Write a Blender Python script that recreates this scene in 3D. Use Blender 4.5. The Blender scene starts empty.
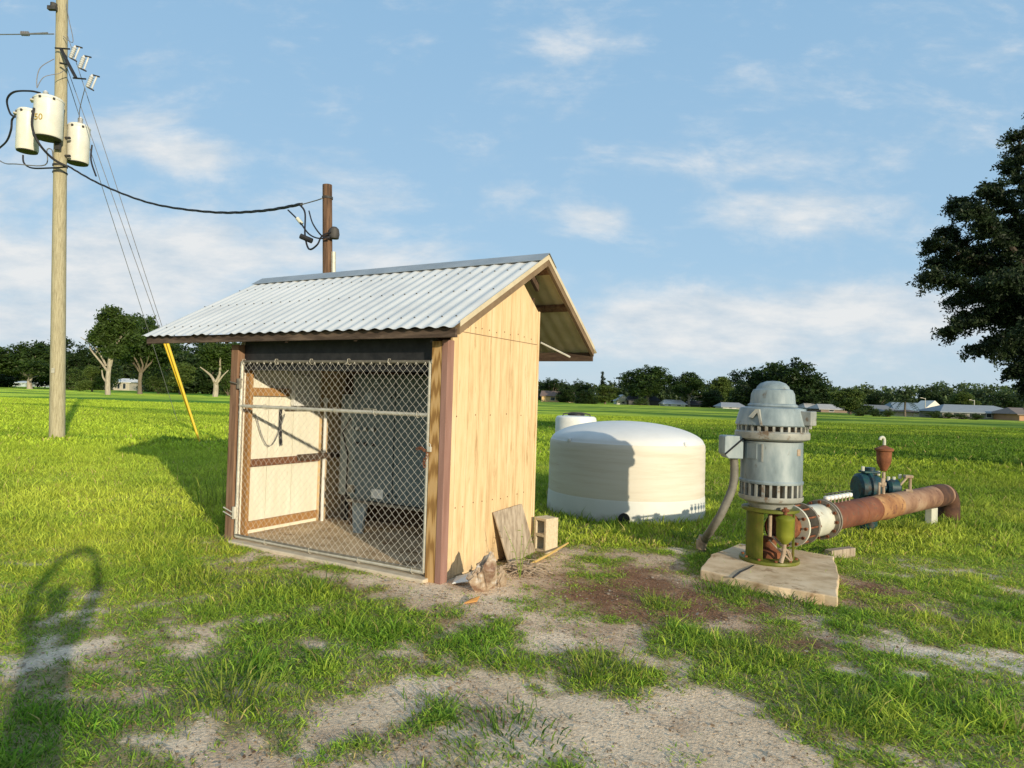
import bpy, bmesh, math, random
import numpy as np
from mathutils import Vector, Matrix, Euler

random.seed(7)
rng = np.random.default_rng(11)
scn = bpy.context.scene
COL = scn.collection
PI = math.pi

# ------------------------------------------------------------------ camera
F, H0 = 680.0, 1.8
PITCH, ROLL = math.radians(1.1), math.radians(1.75)
CM = Matrix.Rotation(PI/2 + PITCH, 3, 'X') @ Matrix.Rotation(ROLL, 3, 'Z')
cam = bpy.data.cameras.new('camera'); co = bpy.data.objects.new('camera', cam); COL.objects.link(co)
cam.sensor_width = 36; cam.lens = F/1024*36; cam.clip_start = .05; cam.clip_end = 6000
co.matrix_world = Matrix.Translation((0, 0, H0)) @ CM.to_4x4()
scn.camera = co

def at(px, py, depth):
    """world point on the ray of the photo's point (px, py) at the given distance north"""
    d = CM @ Vector(((px-512)/F, -(py-384)/F, -1))
    return Vector((0, 0, H0)) + d*(depth/d.y)
def gnd(px, py, z=0.):
    d = CM @ Vector(((px-512)/F, -(py-384)/F, -1))
    return Vector((0, 0, H0)) + d*((z-H0)/d.z)
def gx(px, depth):
    p = gnd(px, 384+13+.0306*(px-512)+1224/depth); return Vector((p.x*depth/p.y, depth, 0))

# ------------------------------------------------------------------ noise in numpy
_perm = np.random.default_rng(3).random((256, 256))
def vnoise(x, y):
    xi = np.floor(x).astype(int); yi = np.floor(y).astype(int)
    fx = x-xi; fy = y-yi; fx = fx*fx*(3-2*fx); fy = fy*fy*(3-2*fy)
    g = lambda a, b: _perm[a & 255, b & 255]
    return (g(xi, yi)*(1-fx)+g(xi+1, yi)*fx)*(1-fy)+(g(xi, yi+1)*(1-fx)+g(xi+1, yi+1)*fx)*fy
def fbm(x, y, o=4):
    s = 0; a = .5; t = 0
    for i in range(o):
        s = s+a*vnoise(x*2**i+17.3*i, y*2**i+5.1*i); t += a; a *= .55
    return s/t

# ------------------------------------------------------------------ materials
def nn(nt, t, **kw):
    n = nt.nodes.new(t)
    for k, v in kw.items(): setattr(n, k, v)
    return n
def mat(name, cols, scale=6, rough=.7, metal=0, bump=.15, stretch=(1, 1, 1), detail=6, spots=None, dist=.01, grain=None, pos=None, splash=None):
    m = bpy.data.materials.new(name); m.use_nodes = True; nt = m.node_tree; L = nt.links
    b = nt.nodes['Principled BSDF']
    tc = nn(nt, 'ShaderNodeTexCoord'); mp = nn(nt, 'ShaderNodeMapping'); mp.inputs['Scale'].default_value = stretch
    L.new(tc.outputs['Object'], mp.inputs[0])
    no = nn(nt, 'ShaderNodeTexNoise'); no.inputs['Scale'].default_value = scale; no.inputs['Detail'].default_value = detail
    no.inputs['Roughness'].default_value = .62
    L.new(mp.outputs[0], no.inputs[0])
    cr = nn(nt, 'ShaderNodeValToRGB'); e = cr.color_ramp.elements
    n = len(cols)
    while len(e) < n: e.new(.5)
    for i, c in enumerate(cols):
        e[i].position = pos[i] if pos else (.32+.36*i/max(1, n-1)); e[i].color = (*c, 1)
    src = no.outputs[0]
    if grain:
        wv = nn(nt, 'ShaderNodeTexWave', wave_type='RINGS', rings_direction=grain[1]); wv.inputs['Scale'].default_value = grain[0]
        wv.inputs['Distortion'].default_value = 6; wv.inputs['Detail'].default_value = 3
        mp2 = nn(nt, 'ShaderNodeMapping'); mp2.inputs['Scale'].default_value = grain[2]; L.new(tc.outputs['Object'], mp2.inputs[0]); L.new(mp2.outputs[0], wv.inputs[0])
        mx0 = nn(nt, 'ShaderNodeMix'); mx0.inputs[0].default_value = .45; L.new(no.outputs[0], mx0.inputs[2]); L.new(wv.outputs[1], mx0.inputs[3]); src = mx0.outputs[0]
    L.new(src, cr.inputs[0]); col = cr.outputs[0]
    if spots:   # (colour, scale, threshold, stretch)
        n2 = nn(nt, 'ShaderNodeTexNoise'); n2.inputs['Scale'].default_value = spots[1]; n2.inputs['Detail'].default_value = 8; n2.inputs['Roughness'].default_value = .7
        mp3 = nn(nt, 'ShaderNodeMapping'); mp3.inputs['Scale'].default_value = spots[3] if len(spots) > 3 else (1, 1, 1); mp3.inputs['Location'].default_value = (3, 5, 1)
        L.new(tc.outputs['Object'], mp3.inputs[0]); L.new(mp3.outputs[0], n2.inputs[0])
        mr = nn(nt, 'ShaderNodeMapRange'); mr.inputs[1].default_value = spots[2]; mr.inputs[2].default_value = spots[2]+.1
        L.new(n2.outputs[0], mr.inputs[0])
        mx = nn(nt, 'ShaderNodeMix', data_type='RGBA'); mx.inputs[7].default_value = (*spots[0], 1)
        L.new(mr.outputs[0], mx.inputs[0]); L.new(col, mx.inputs[6]); col = mx.outputs[2]
    if splash:   # (colour, height)
        sx = nn(nt, 'ShaderNodeSeparateXYZ'); L.new(tc.outputs['Object'], sx.inputs[0])
        n4 = nn(nt, 'ShaderNodeTexNoise'); n4.inputs['Scale'].default_value = 7; n4.inputs['Detail'].default_value = 8; L.new(tc.outputs['Object'], n4.inputs[0])
        m4 = nn(nt, 'ShaderNodeMath', operation='MULTIPLY_ADD'); m4.inputs[1].default_value = splash[1]*2.4; m4.inputs[2].default_value = -splash[1]*.7; L.new(n4.outputs[0], m4.inputs[0])
        s4 = nn(nt, 'ShaderNodeMath', operation='SUBTRACT'); L.new(m4.outputs[0], s4.inputs[0]); L.new(sx.outputs[2], s4.inputs[1])
        r4 = nn(nt, 'ShaderNodeMapRange'); r4.inputs[1].default_value = -.08; r4.inputs[2].default_value = splash[1]*.9; r4.inputs[4].default_value = .75; L.new(s4.outputs[0], r4.inputs[0])
        x4 = nn(nt, 'ShaderNodeMix', data_type='RGBA'); x4.inputs[7].default_value = (*splash[0], 1); L.new(r4.outputs[0], x4.inputs[0]); L.new(col, x4.inputs[6]); col = x4.outputs[2]
    L.new(col, b.inputs['Base Color'])
    b.inputs['Roughness'].default_value = rough; b.inputs['Metallic'].default_value = metal
    b.inputs['Specular IOR Level'].default_value = .3
    bp = nn(nt, 'ShaderNodeBump'); bp.inputs['Strength'].default_value = bump; bp.inputs['Distance'].default_value = dist
    L.new(src, bp.inputs['Height']); L.new(bp.outputs[0], b.inputs['Normal'])
    return m
def leafmat(name, trans=.35, rough=.55, noise=0):
    m = bpy.data.materials.new(name); m.use_nodes = True; nt = m.node_tree; L = nt.links
    b = nt.nodes['Principled BSDF']; out = nt.nodes['Material Output']
    at_ = nn(nt, 'ShaderNodeAttribute', attribute_name='tint')
    L.new(at_.outputs['Color'], b.inputs['Base Color']); b.inputs['Roughness'].default_value = rough; b.inputs['Specular IOR Level'].default_value = .25
    tr = nn(nt, 'ShaderNodeBsdfTranslucent'); L.new(at_.outputs['Color'], tr.inputs[0])
    mx = nn(nt, 'ShaderNodeMixShader'); mx.inputs[0].default_value = trans
    L.new(b.outputs[0], mx.inputs[1]); L.new(tr.outputs[0], mx.inputs[2]); L.new(mx.outputs[0], out.inputs[0])
    return m

# ------------------------------------------------------------------ mesh builder
class MB:
    def __init__(s): s.v = []; s.f = []; s.sm = []
    def add(s, vs, fs, smooth=False):
        o = len(s.v); s.v += [tuple(v) for v in vs]; s.f += [tuple(i+o for i in f) for f in fs]; s.sm += [smooth]*len(fs); return s
    def box(s, x0, x1, y0, y1, z0, z1, M=None, bev=0):
        b = bev
        if b <= 0:
            vs = [Vector((x, y, z)) for x in (x0, x1) for y in (y0, y1) for z in (z0, z1)]
            fs = [(0, 1, 3, 2), (4, 6, 7, 5), (0, 4, 5, 1), (2, 3, 7, 6), (0, 2, 6, 4), (1, 5, 7, 3)]
        else:
            bm = bmesh.new(); bmesh.ops.create_cube(bm, size=1)
            for v in bm.verts: v.co = Vector(((x0+x1)/2+v.co.x*(x1-x0), (y0+y1)/2+v.co.y*(y1-y0), (z0+z1)/2+v.co.z*(z1-z0)))
            bmesh.ops.bevel(bm, geom=bm.edges[:], offset=b, segments=2, affect='EDGES', profile=.5)
            bm.verts.index_update(); vs = [v.co.copy() for v in bm.verts]; fs = [tuple(v.index for v in f.verts) for f in bm.faces]; bm.free()
        if M is not None: vs = [M @ v for v in vs]
        return s.add(vs, fs)
    def tube(s, pts, r, n=8, caps=True, smooth=True):
        pts = [Vector(p) for p in pts]; rs = r if isinstance(r, (list, tuple)) else [r]*len(pts)
        vs = []; prev = None
        for i, p in enumerate(pts):
            t = (pts[min(i+1, len(pts)-1)]-pts[max(i-1, 0)])
            t = t.normalized() if t.length > 1e-9 else Vector((0, 0, 1))
            if prev is None:
                a = Vector((0, 0, 1)) if abs(t.z) < .9 else Vector((1, 0, 0)); u = t.cross(a).normalized()
            else:
                u = (prev-t*prev.dot(t)); u = u.normalized() if u.length > 1e-6 else t.orthogonal().normalized()
            prev = u; w = t.cross(u)
            for k in range(n):
                an = 2*PI*k/n; vs.append(p+(u*math.cos(an)+w*math.sin(an))*rs[i])
        fs = [(i*n+k, i*n+(k+1) % n, (i+1)*n+(k+1) % n, (i+1)*n+k) for i in range(len(pts)-1) for k in range(n)]
        s.add(vs, fs, smooth)
        if caps:
            s.add(vs[:n], [tuple(range(n))[::-1]]); s.add(vs[-n:], [tuple(range(n))])
        return s
    def lathe(s, prof, c=(0, 0, 0), n=40, M=None, smooth=True):
        c = Vector(c); vs = []
        for r, z in prof:
            for k in range(n):
                a = 2*PI*k/n; v = Vector((r*math.cos(a), r*math.sin(a), z)); vs.append((M @ v if M is not None else v)+c)
        fs = [(i*n+k, i*n+(k+1) % n, (i+1)*n+(k+1) % n, (i+1)*n+k) for i in range(len(prof)-1) for k in range(n)]
        s.add(vs, fs, smooth); return s
    def cyl(s, p0, p1, r, n=20, r1=None):
        p0 = Vector(p0); p1 = Vector(p1)
        return s.tube([p0, p1], [r, r if r1 is None else r1], n)
    def poly(s, pts, thick, M=None):   # pts in a plane, thick vector
        k = len(pts); t = Vector(thick); vs = [Vector(p) for p in pts]+[Vector(p)+t for p in pts]
        if M is not None: vs = [M @ v for v in vs]
        fs = [tuple(range(k))[::-1], tuple(range(k, 2*k))]+[(i, (i+1) % k, (i+1) % k+k, i+k) for i in range(k)]
        return s.add(vs, fs)
    def build(s, name, m, parent=None, bevel=0, off=None, smooth_angle=None):
        me = bpy.data.meshes.new(name); me.from_pydata(s.v, [], s.f); me.update()
        me.polygons.foreach_set('use_smooth', s.sm)
        bm = bmesh.new(); bm.from_mesh(me); bmesh.ops.recalc_face_normals(bm, faces=bm.faces[:])
        for e_ in bm.edges:
            if len(e_.link_faces) == 2 and e_.calc_face_angle(0) > .55: e_.smooth = False
        bm.to_mesh(me); bm.free()
        if m: me.materials.append(m)
        o = bpy.data.objects.new(name, me); COL.objects.link(o)
        if parent is not None: o.parent = parent
        if off is not None: o.location = off
        if bevel:
            bv = o.modifiers.new('bevel', 'BEVEL'); bv.width = bevel; bv.segments = 2; bv.limit_method = 'ANGLE'; bv.angle_limit = .6
        if any(s.sm) and not all(s.sm): pass
        return o
def tag(o, label=None, cat=None, group=None, kind=None):
    if label: o['label'] = label
    if cat: o['category'] = cat
    if group: o['group'] = group
    if kind: o['kind'] = kind
    return o
def empty(name, loc, label, cat, rz=0, group=None):
    o = bpy.data.objects.new(name, None); COL.objects.link(o); o.location = loc; o.rotation_euler.z = rz; o.empty_display_size = .2
    return tag(o, label, cat, group)
def copy_tree(o, parent=None):
    c = o.copy(); COL.objects.link(c)
    for k in ('label', 'group'):
        if k in c and parent is None: pass
    if parent is not None: c.parent = parent; c.matrix_parent_inverse = Matrix()
    for ch in [x for x in bpy.data.objects if x.parent == o]: copy_tree(ch, c)
    return c
def np_mesh(name, V, faces_flat, loop_counts, tint, m, parent=None):
    me = bpy.data.meshes.new(name)
    me.vertices.add(len(V)); me.vertices.foreach_set('co', V.astype(np.float32).ravel())
    me.loops.add(len(faces_flat)); me.loops.foreach_set('vertex_index', faces_flat.astype(np.int32))
    me.polygons.add(len(loop_counts)); ls = np.concatenate([[0], np.cumsum(loop_counts)[:-1]])
    me.polygons.foreach_set('loop_start', ls.astype(np.int32)); me.polygons.foreach_set('loop_total', np.asarray(loop_counts, dtype=np.int32))
    me.update(calc_edges=True)
    if tint is not None:
        a = me.attributes.new('tint', 'FLOAT_COLOR', 'POINT')
        c = np.ones((len(V), 4), np.float32); c[:, :3] = tint; a.data.foreach_set('color', c.ravel())
    me.materials.append(m)
    o = bpy.data.objects.new(name, me); COL.objects.link(o)
    if parent is not None: o.parent = parent
    return o

# ------------------------------------------------------------------ light and sky
SUN_DIR = Vector((.5225, -.8526, 0)); EL = math.radians(12.0)
sun = bpy.data.lights.new('sun', 'SUN'); so = bpy.data.objects.new('sun', sun); COL.objects.link(so)
sun.energy = 5.0; sun.angle = math.radians(.6); sun.color = (1, .86, .63)
sd = Vector((SUN_DIR.x*math.cos(EL), SUN_DIR.y*math.cos(EL), math.sin(EL)))
so.rotation_euler = sd.to_track_quat('Z', 'Y').to_euler()
w = bpy.data.worlds.new('World'); scn.world = w; w.use_nodes = True
nt = w.node_tree; L = nt.links; bg = nt.nodes['Background']
sky = nn(nt, 'ShaderNodeTexSky'); sky.sky_type = 'NISHITA'; sky.sun_disc = False; sky.sun_elevation = EL
sky.sun_rotation = math.atan2(sd.x, sd.y); sky.air_density = 1.0; sky.dust_density = .6; sky.ozone_density = 2.0
tc = nn(nt, 'ShaderNodeTexCoord'); sp = nn(nt, 'ShaderNodeSeparateXYZ'); L.new(tc.outputs['Generated'], sp.inputs[0])
def mth(op, a, b=None, c=None, clamp=False):
    n = nn(nt, 'ShaderNodeMath', operation=op); n.use_clamp = clamp
    for i, x in enumerate((a, b, c)):
        if x is None: continue
        if isinstance(x, (int, float)): n.inputs[i].default_value = x
        else: L.new(x, n.inputs[i])
    return n.outputs[0]
# azimuth / elevation coordinates (tangents seen from the camera)
ysafe = mth('MAXIMUM', mth('ABSOLUTE', sp.outputs[1]), .05)
U = mth('DIVIDE', sp.outputs[0], ysafe); Vv = mth('DIVIDE', sp.outputs[2], ysafe)
# cloud layer coordinates: perspective-flattened towards the horizon
den = mth('ADD', mth('MAXIMUM', sp.outputs[2], 0), .16)
cx = mth('DIVIDE', sp.outputs[0], den); cy = mth('DIVIDE', sp.outputs[1], den)
def nz(x, y, scale, detail=8, rough=.6, z=0., dist=0.):
    cb = nn(nt, 'ShaderNodeCombineXYZ'); L.new(x, cb.inputs[0]); L.new(y, cb.inputs[1]); cb.inputs[2].default_value = z
    n = nn(nt, 'ShaderNodeTexNoise'); n.inputs['Scale'].default_value = scale; n.inputs['Detail'].default_value = detail
    n.inputs['Roughness'].default_value = rough; n.inputs['Distortion'].default_value = dist
    L.new(cb.outputs[0], n.inputs[0]); return n.outputs[0]
def gauss(px, py, rx, ry, amp):
    p = at(px, py, 1.) - Vector((0, 0, H0)); 
    a = mth('DIVIDE', mth('SUBTRACT', U, p.x), rx/F); b = mth('DIVIDE', mth('SUBTRACT', Vv, p.z), ry/F)
    s = mth('ADD', mth('MULTIPLY', a, a), mth('MULTIPLY', b, b))
    return mth('MULTIPLY', mth('POWER', 2.718, mth('MULTIPLY', s, -1)), amp)
CLOUDS = [(150, 255, 190, 45, .85), (60, 310, 200, 45, .85), (195, 158, 52, 22, .85), (115, 132, 55, 24, .78), (385, 262, 60, 14, .5), (30, 180, 60, 40, .3),
          (590, 48, 85, 20, .42), (505, 80, 60, 16, .3), (600, 218, 36, 16, .72), (790, 215, 110, 26, .62), (480, 150, 45, 18, .32), (495, 205, 30, 18, .3), (355, 220, 50, 30, .4),
          (720, 322, 210, 36, .8), (900, 312, 130, 26, .65), (690, 165, 130, 16, .3), (300, 200, 50, 20, .35), (640, 350, 300, 20, .3), (1000, 60, 90, 60, .22), (880, 120, 160, 80, .14), (420, 30, 60, 60, .12)]
tot = None
for c in CLOUDS:
    g = gauss(*c); tot = g if tot is None else mth('ADD', tot, g)
n1 = nz(U, mth('MULTIPLY', Vv, 2.1), 5.5, 10, .6, 1.3, .4); n2 = nz(U, mth('MULTIPLY', Vv, 2.6), 17, 8, .62, 4.)
n3 = nz(cx, cy, 1.1, 9, .6, 8., .6)
nmix = mth('ADD', mth('MULTIPLY', n1, .72), mth('MULTIPLY', n2, .28))
dens = mth('SUBTRACT', mth('ADD', tot, mth('MULTIPLY', mth('SUBTRACT', nmix, .5), 2.4)), .17)
front = mth('GREATER_THAN', sp.outputs[1], 0)
back = mth('ADD', mth('MULTIPLY', mth('SUBTRACT', n3, .5), 2.5), .15)
cl = mth('ADD', mth('MULTIPLY', dens, front), mth('MULTIPLY', back, mth('SUBTRACT', 1, front)))
mr = nn(nt, 'ShaderNodeMapRange', interpolation_type='SMOOTHSTEP'); mr.inputs[1].default_value = -.16; mr.inputs[2].default_value = .74
L.new(cl, mr.inputs[0]); mask = mth('MULTIPLY', mr.outputs[0], .92)
SKYK = 0.15
hsv = nn(nt, 'ShaderNodeMix', data_type='RGBA'); hsv.blend_type = 'MIX'; hsv.inputs[0].default_value = .55
L.new(sky.outputs[0], hsv.inputs[6])
# pale haze: brighter and whiter low down
hz = nn(nt, 'ShaderNodeMapRange'); hz.inputs[1].default_value = 0; hz.inputs[2].default_value = .55; L.new(sp.outputs[2], hz.inputs[0])
hcol = nn(nt, 'ShaderNodeValToRGB'); e = hcol.color_ramp.elements
e[0].position = 0; e[0].color = (.56, .69, .80, 1); e[1].position = 1; e[1].color = (.29, .51, .75, 1); k = e.new(.35); k.color = (.39, .60, .80, 1)
L.new(hz.outputs[0], hcol.inputs[0])
sc = nn(nt, 'ShaderNodeMix', data_type='RGBA'); sc.blend_type = 'MULTIPLY'; sc.inputs[0].default_value = 1; sc.inputs[7].default_value = (1/SKYK,)*3+(1,)
L.new(hcol.outputs[0], sc.inputs[6]); L.new(sc.outputs[2], hsv.inputs[7]); hsv.inputs[0].default_value = .9
# cloud colour: white tops, blue-grey undersides
ccol = nn(nt, 'ShaderNodeValToRGB'); e = ccol.color_ramp.elements
e[0].position = .3; e[0].color = (.56/SKYK, .66/SKYK, .75/SKYK, 1); e[1].position = .62; e[1].color = (.84/SKYK, .85/SKYK, .85/SKYK, 1)
L.new(nz(U, mth('MULTIPLY', Vv, 3), 9, 6, .6, 11.), ccol.inputs[0])
# unseen clouds behind the camera, warm tint added to make ambient light less blue
bw = nn(nt, 'ShaderNodeMapRange'); bw.inputs[1].default_value = .05; bw.inputs[2].default_value = -.5; L.new(sp.outputs[1], bw.inputs[0])
wc = nn(nt, 'ShaderNodeMix', data_type='RGBA'); L.new(bw.outputs[0], wc.inputs[0]); L.new(ccol.outputs[0], wc.inputs[6]); wc.inputs[7].default_value = (.95/SKYK, .85/SKYK, .70/SKYK, 1)
cm = nn(nt, 'ShaderNodeMix', data_type='RGBA'); L.new(mask, cm.inputs[0]); L.new(hsv.outputs[2], cm.inputs[6]); L.new(wc.outputs[2], cm.inputs[7])
L.new(cm.outputs[2], bg.inputs[0]); bg.inputs[1].default_value = SKYK
scn.view_settings.view_transform = 'Standard'; scn.view_settings.look = 'None'; scn.view_settings.exposure = 0

# ------------------------------------------------------------------ materials used
M = {}
M['siding'] = mat('yellow_siding', [(.54, .375, .195), (.68, .50, .28), (.74, .57, .35)], 2.2, .8, stretch=(5, 5, .7), bump=.3, dist=.004, spots=((.42, .27, .13), 5, .58, (3, 3, .35)), splash=((.34, .25, .16), .22))
M['siding_in'] = mat('cream_board', [(.72, .69, .56), (.82, .80, .68)], 3, .8, stretch=(4, 4, .6), bump=.15, spots=((.45, .36, .2), 9, .66, (2, 2, .6)))
M['wood_grain'] = mat('treated_wood', [(.26, .14, .045), (.42, .25, .09), (.50, .32, .14)], 3, .75, stretch=(10, 10, .6), grain=(5, 'X', (5, 5, .3)), bump=.2, dist=.004)
M['wood_brown'] = mat('brown_wood', [(.13, .07, .045), (.22, .125, .075), (.27, .17, .11)], 4, .8, stretch=(8, 8, .6), bump=.25, dist=.004, splash=((.26, .20, .14), .25))
M['wood_orange'] = mat('orange_stud', [(.30, .15, .05), (.42, .24, .09)], 4, .8, stretch=(8, 8, .6), bump=.2)
M['wood_red'] = mat('redbrown_rail', [(.13, .055, .03), (.22, .10, .05)], 4, .8, stretch=(1, 8, 8), bump=.2)
M['wood_dark'] = mat('dark_wood', [(.055, .035, .025), (.11, .075, .05)], 4, .85, stretch=(2, 8, 8), bump=.2)
M['wood_dark2'] = mat('stained_fascia', [(.045, .03, .022), (.085, .06, .045), (.16, .115, .085)], 3, .8, stretch=(1, 6, 6), bump=.2)
M['trim_mauve'] = mat('mauve_corner_board', [(.24, .13, .10), (.32, .185, .15)], 3, .8, stretch=(6, 6, .6), bump=.15)
M['wood_weather'] = mat('weathered_board', [(.19, .15, .11), (.33, .27, .20), (.43, .36, .28)], 3, .85, stretch=(14, 3, 1.2), bump=.5, dist=.006)
M['wood_weather2'] = mat('weathered_plywood', [(.22, .17, .12), (.38, .31, .23), (.50, .42, .32)], 3.5, .85, stretch=(9, 3, 1.2), bump=.5, dist=.006)
M['rake'] = mat('rake_board', [(.15, .10, .06), (.24, .17, .10)], 4, .8, stretch=(6, 1.2, 1.2), bump=.2)
M['rake_trim'] = mat('cream_metal_trim', [(.50, .42, .28), (.62, .54, .38)], 5, .5, bump=.05)
M['roof'] = mat('galvanised_roof', [(.54, .55, .55), (.61, .62, .61), (.66, .66, .65)], 1.6, .5, metal=.0, bump=.03, spots=((.50, .49, .46), 3, .66, (1, 3, 1)))
M['roof_under_lit'] = mat('roof_underside_lit', [(.62, .52, .30), (.80, .70, .46)], 3, .7, bump=.04)  # warm low sunlight on the underside put into a cream colour
M['ridge'] = mat('ridge_cap_metal', [(.26, .29, .31), (.36, .39, .41)], 3, .5, metal=.3, bump=.05)
M['galv'] = mat('galvanised_pipe', [(.42, .40, .33), (.62, .59, .50)], 14, .5, metal=.25, bump=.1)
M['galv_dark'] = mat('dull_pipe', [(.13, .12, .10), (.26, .24, .19)], 14, .6, metal=.3, bump=.1)
M['wire'] = mat('fence_wire', [(.58, .56, .50), (.72, .69, .62)], 20, .45, metal=.2, bump=0)
M['concrete'] = mat('concrete', [(.44, .31, .18), (.62, .47, .30), (.72, .57, .39)], 4, .9, bump=.4, dist=.01, spots=((.26, .15, .07), 3.0, .56))
M['concrete_pale'] = mat('pale_concrete', [(.46, .39, .29), (.64, .56, .43)], 6, .9, bump=.4, dist=.008)
M['block'] = mat('cinder_block', [(.46, .38, .25), (.62, .53, .38)], 30, .95, bump=.5, dist=.004)
M['cab'] = mat('bluegrey_cabinet', [(.10, .135, .14), (.155, .20, .205)], 4, .5, bump=.05, spots=((.08, .06, .045), 8, .70))
M['cab2'] = mat('pale_cabinet', [(.22, .28, .30), (.28, .34, .36)], 4, .5, bump=.05)
M['black'] = mat('black_plastic', [(.012, .012, .014), (.03, .03, .032)], 10, .5, bump=.05)
M['white'] = mat('white_plastic', [(.66, .66, .62), (.76, .76, .73)], 8, .45, bump=.05)
M['motor'] = mat('motor_paint', [(.13, .17, .19), (.23, .285, .305), (.35, .40, .41)], 3.0, .5, metal=.05, bump=.15, stretch=(1.4, 1.4, .5), spots=((.13, .12, .10), 7, .60, (1.5, 1.5, .6)))
M['motor_light'] = mat('motor_rim', [(.24, .26, .25), (.38, .38, .34)], 6, .5, metal=.1, bump=.15, spots=((.17, .12, .08), 8, .56))
M['motor_dark'] = mat('motor_vent_recess', [(.09, .07, .05), (.26, .20, .13)], 14, .8, bump=.2)
M['green'] = mat('green_paint', [(.075, .095, .01), (.12, .135, .015), (.18, .17, .035)], 5, .5, bump=.15, spots=((.16, .09, .03), 7, .58))
M['green_b'] = mat('bright_green_paint', [(.13, .155, .012), (.21, .23, .025)], 5, .5, bump=.15, spots=((.16, .11, .03), 9, .60))
M['rustpipe'] = mat('rusty_pipe', [(.09, .032, .022), (.18, .068, .038), (.26, .115, .06), (.36, .20, .10)], 1.3, .8, bump=.4, detail=10, dist=.006, pos=[.34, .48, .58, .68], spots=((.11, .07, .05), 12, .55))
M['rustpipe_mid_lit'] = mat('sunlit_orange_rust_pipe', [(.17, .075, .04), (.30, .15, .065), (.46, .27, .12)], 2.2, .8, bump=.35, detail=10, spots=((.15, .07, .045), 9, .54))  # orange rust, with sunlight on the middle section painted into its tone
M['rustpipe_far'] = mat('brown_rust_pipe', [(.14, .07, .045), (.27, .16, .10), (.36, .25, .17)], 2.2, .8, bump=.35, detail=10, spots=((.10, .05, .04), 9, .56))
M['rust'] = mat('rust', [(.10, .035, .018), (.26, .10, .045)], 9, .85, bump=.4, dist=.005)
M['rust_dark'] = mat('dark_rust', [(.04, .022, .018), (.12, .06, .035)], 6, .85, bump=.4)
M['rust_pale'] = mat('pale_rust', [(.24, .17, .11), (.44, .36, .27)], 12, .8, bump=.3, dist=.004)
M['pipewhite'] = mat('offwhite_coupling', [(.44, .44, .37), (.60, .60, .50)], 4, .6, bump=.15, spots=((.28, .2, .12), 6, .62))
M['flange'] = mat('grey_flange', [(.16, .14, .11), (.30, .27, .22)], 12, .7, metal=.2, bump=.3)
M['teal'] = mat('teal_valve_paint', [(.004, .014, .022), (.010, .045, .065), (.015, .07, .055)], 11, .5, bump=.5, spots=((.03, .025, .02), 7, .52))
M['tank'] = mat('tank_plastic', [(.66, .60, .48), (.74, .69, .58), (.77, .73, .63)], 1.6, .55, stretch=(.5, .5, 7), bump=.1, spots=((.62, .52, .41), 2.6, .62, (.5, .5, 9)))
M['tank_top'] = mat('tank_dome_plastic', [(.74, .74, .72), (.82, .82, .80)], 2, .5, bump=.08)
M['tank_low'] = mat('tank_lower_plastic', [(.68, .70, .66), (.76, .77, .73)], 2, .55, bump=.1, splash=((.34, .31, .22), .10))
M['conduit'] = mat('grey_conduit', [(.13, .125, .105), (.22, .21, .18)], 9, .6, bump=.1)
M['pole'] = mat('treated_pole', [(.22, .19, .12), (.37, .33, .215), (.46, .42, .29)], 9, .9, stretch=(5, 5, .3), bump=.6, dist=.01, detail=10, spots=((.15, .12, .07), 14, .60, (4, 4, .25)))
M['pole_dark'] = mat('dark_pole', [(.045, .028, .018), (.13, .075, .045), (.20, .12, .07)], 5, .85, stretch=(5, 5, .35), bump=.5, dist=.01)
M['trans'] = mat('transformer_paint', [(.62, .61, .54), (.72, .71, .64)], 3, .4, bump=.04, spots=((.5, .46, .36), 6, .70))
M['darkgrey'] = mat('dark_grey_steel', [(.03, .03, .03), (.07, .065, .06)], 8, .6, bump=.1)
M['porcelain'] = mat('porcelain', [(.48, .48, .48), (.62, .62, .62)], 8, .25, bump=0)
M['yellow'] = mat('yellow_guard', [(.62, .40, .02), (.72, .48, .03)], 5, .45, bump=.03)
M['cable'] = mat('black_cable', [(.012, .012, .016), (.022, .022, .028)], 10, .6, bump=0)
M['wiregrey'] = mat('grey_steel_wire', [(.16, .16, .17), (.24, .24, .25)], 10, .6, metal=.3, bump=0)
M['bamboo'] = mat('yellow_stick', [(.48, .30, .08), (.60, .42, .15)], 9, .6, bump=.1)
M['bag'] = mat('feed_bag', [(.20, .12, .08), (.42, .33, .24), (.60, .58, .56)], 5, .45, bump=.4, pos=[.38, .5, .58])
M['orange'] = mat('orange_scrap', [(.44, .20, .05), (.55, .30, .10)], 9, .7, bump=.1)
M['skin'] = mat('skin', [(.45, .27, .19), (.52, .33, .24)], 9, .6, bump=.05)
M['shirt'] = mat('blue_shirt', [(.05, .08, .15), (.07, .11, .19)], 20, .9, bump=.2)
M['jeans'] = mat('dark_jeans', [(.03, .04, .07), (.05, .06, .1)], 20, .9, bump=.2)
M['hair'] = mat('dark_hair', [(.02, .012, .008), (.04, .025, .015)], 20, .7, bump=.3)
def translucent(m, k):
    nt = m.node_tree; L = nt.links; b = nt.nodes['Principled BSDF']; out = nt.nodes['Material Output']
    src = b.inputs['Base Color'].links[0].from_socket; tr = nn(nt, 'ShaderNodeBsdfTranslucent'); L.new(src, tr.inputs[0]); mx = nn(nt, 'ShaderNodeMixShader'); mx.inputs[0].default_value = k
    L.new(b.outputs[0], mx.inputs[1]); L.new(tr.outputs[0], mx.inputs[2]); L.new(mx.outputs[0], out.inputs[0])
for k_ in ('tank', 'tank_top', 'tank_low'): translucent(M[k_], .16)
M['leaf'] = leafmat('leaf', .3)
M['blade'] = leafmat('grass_blade', .4, .6)
M['bark'] = mat('bark', [(.10, .08, .06), (.22, .18, .14)], 5, .95, stretch=(4, 4, .7), bump=.6, dist=.03)
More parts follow.
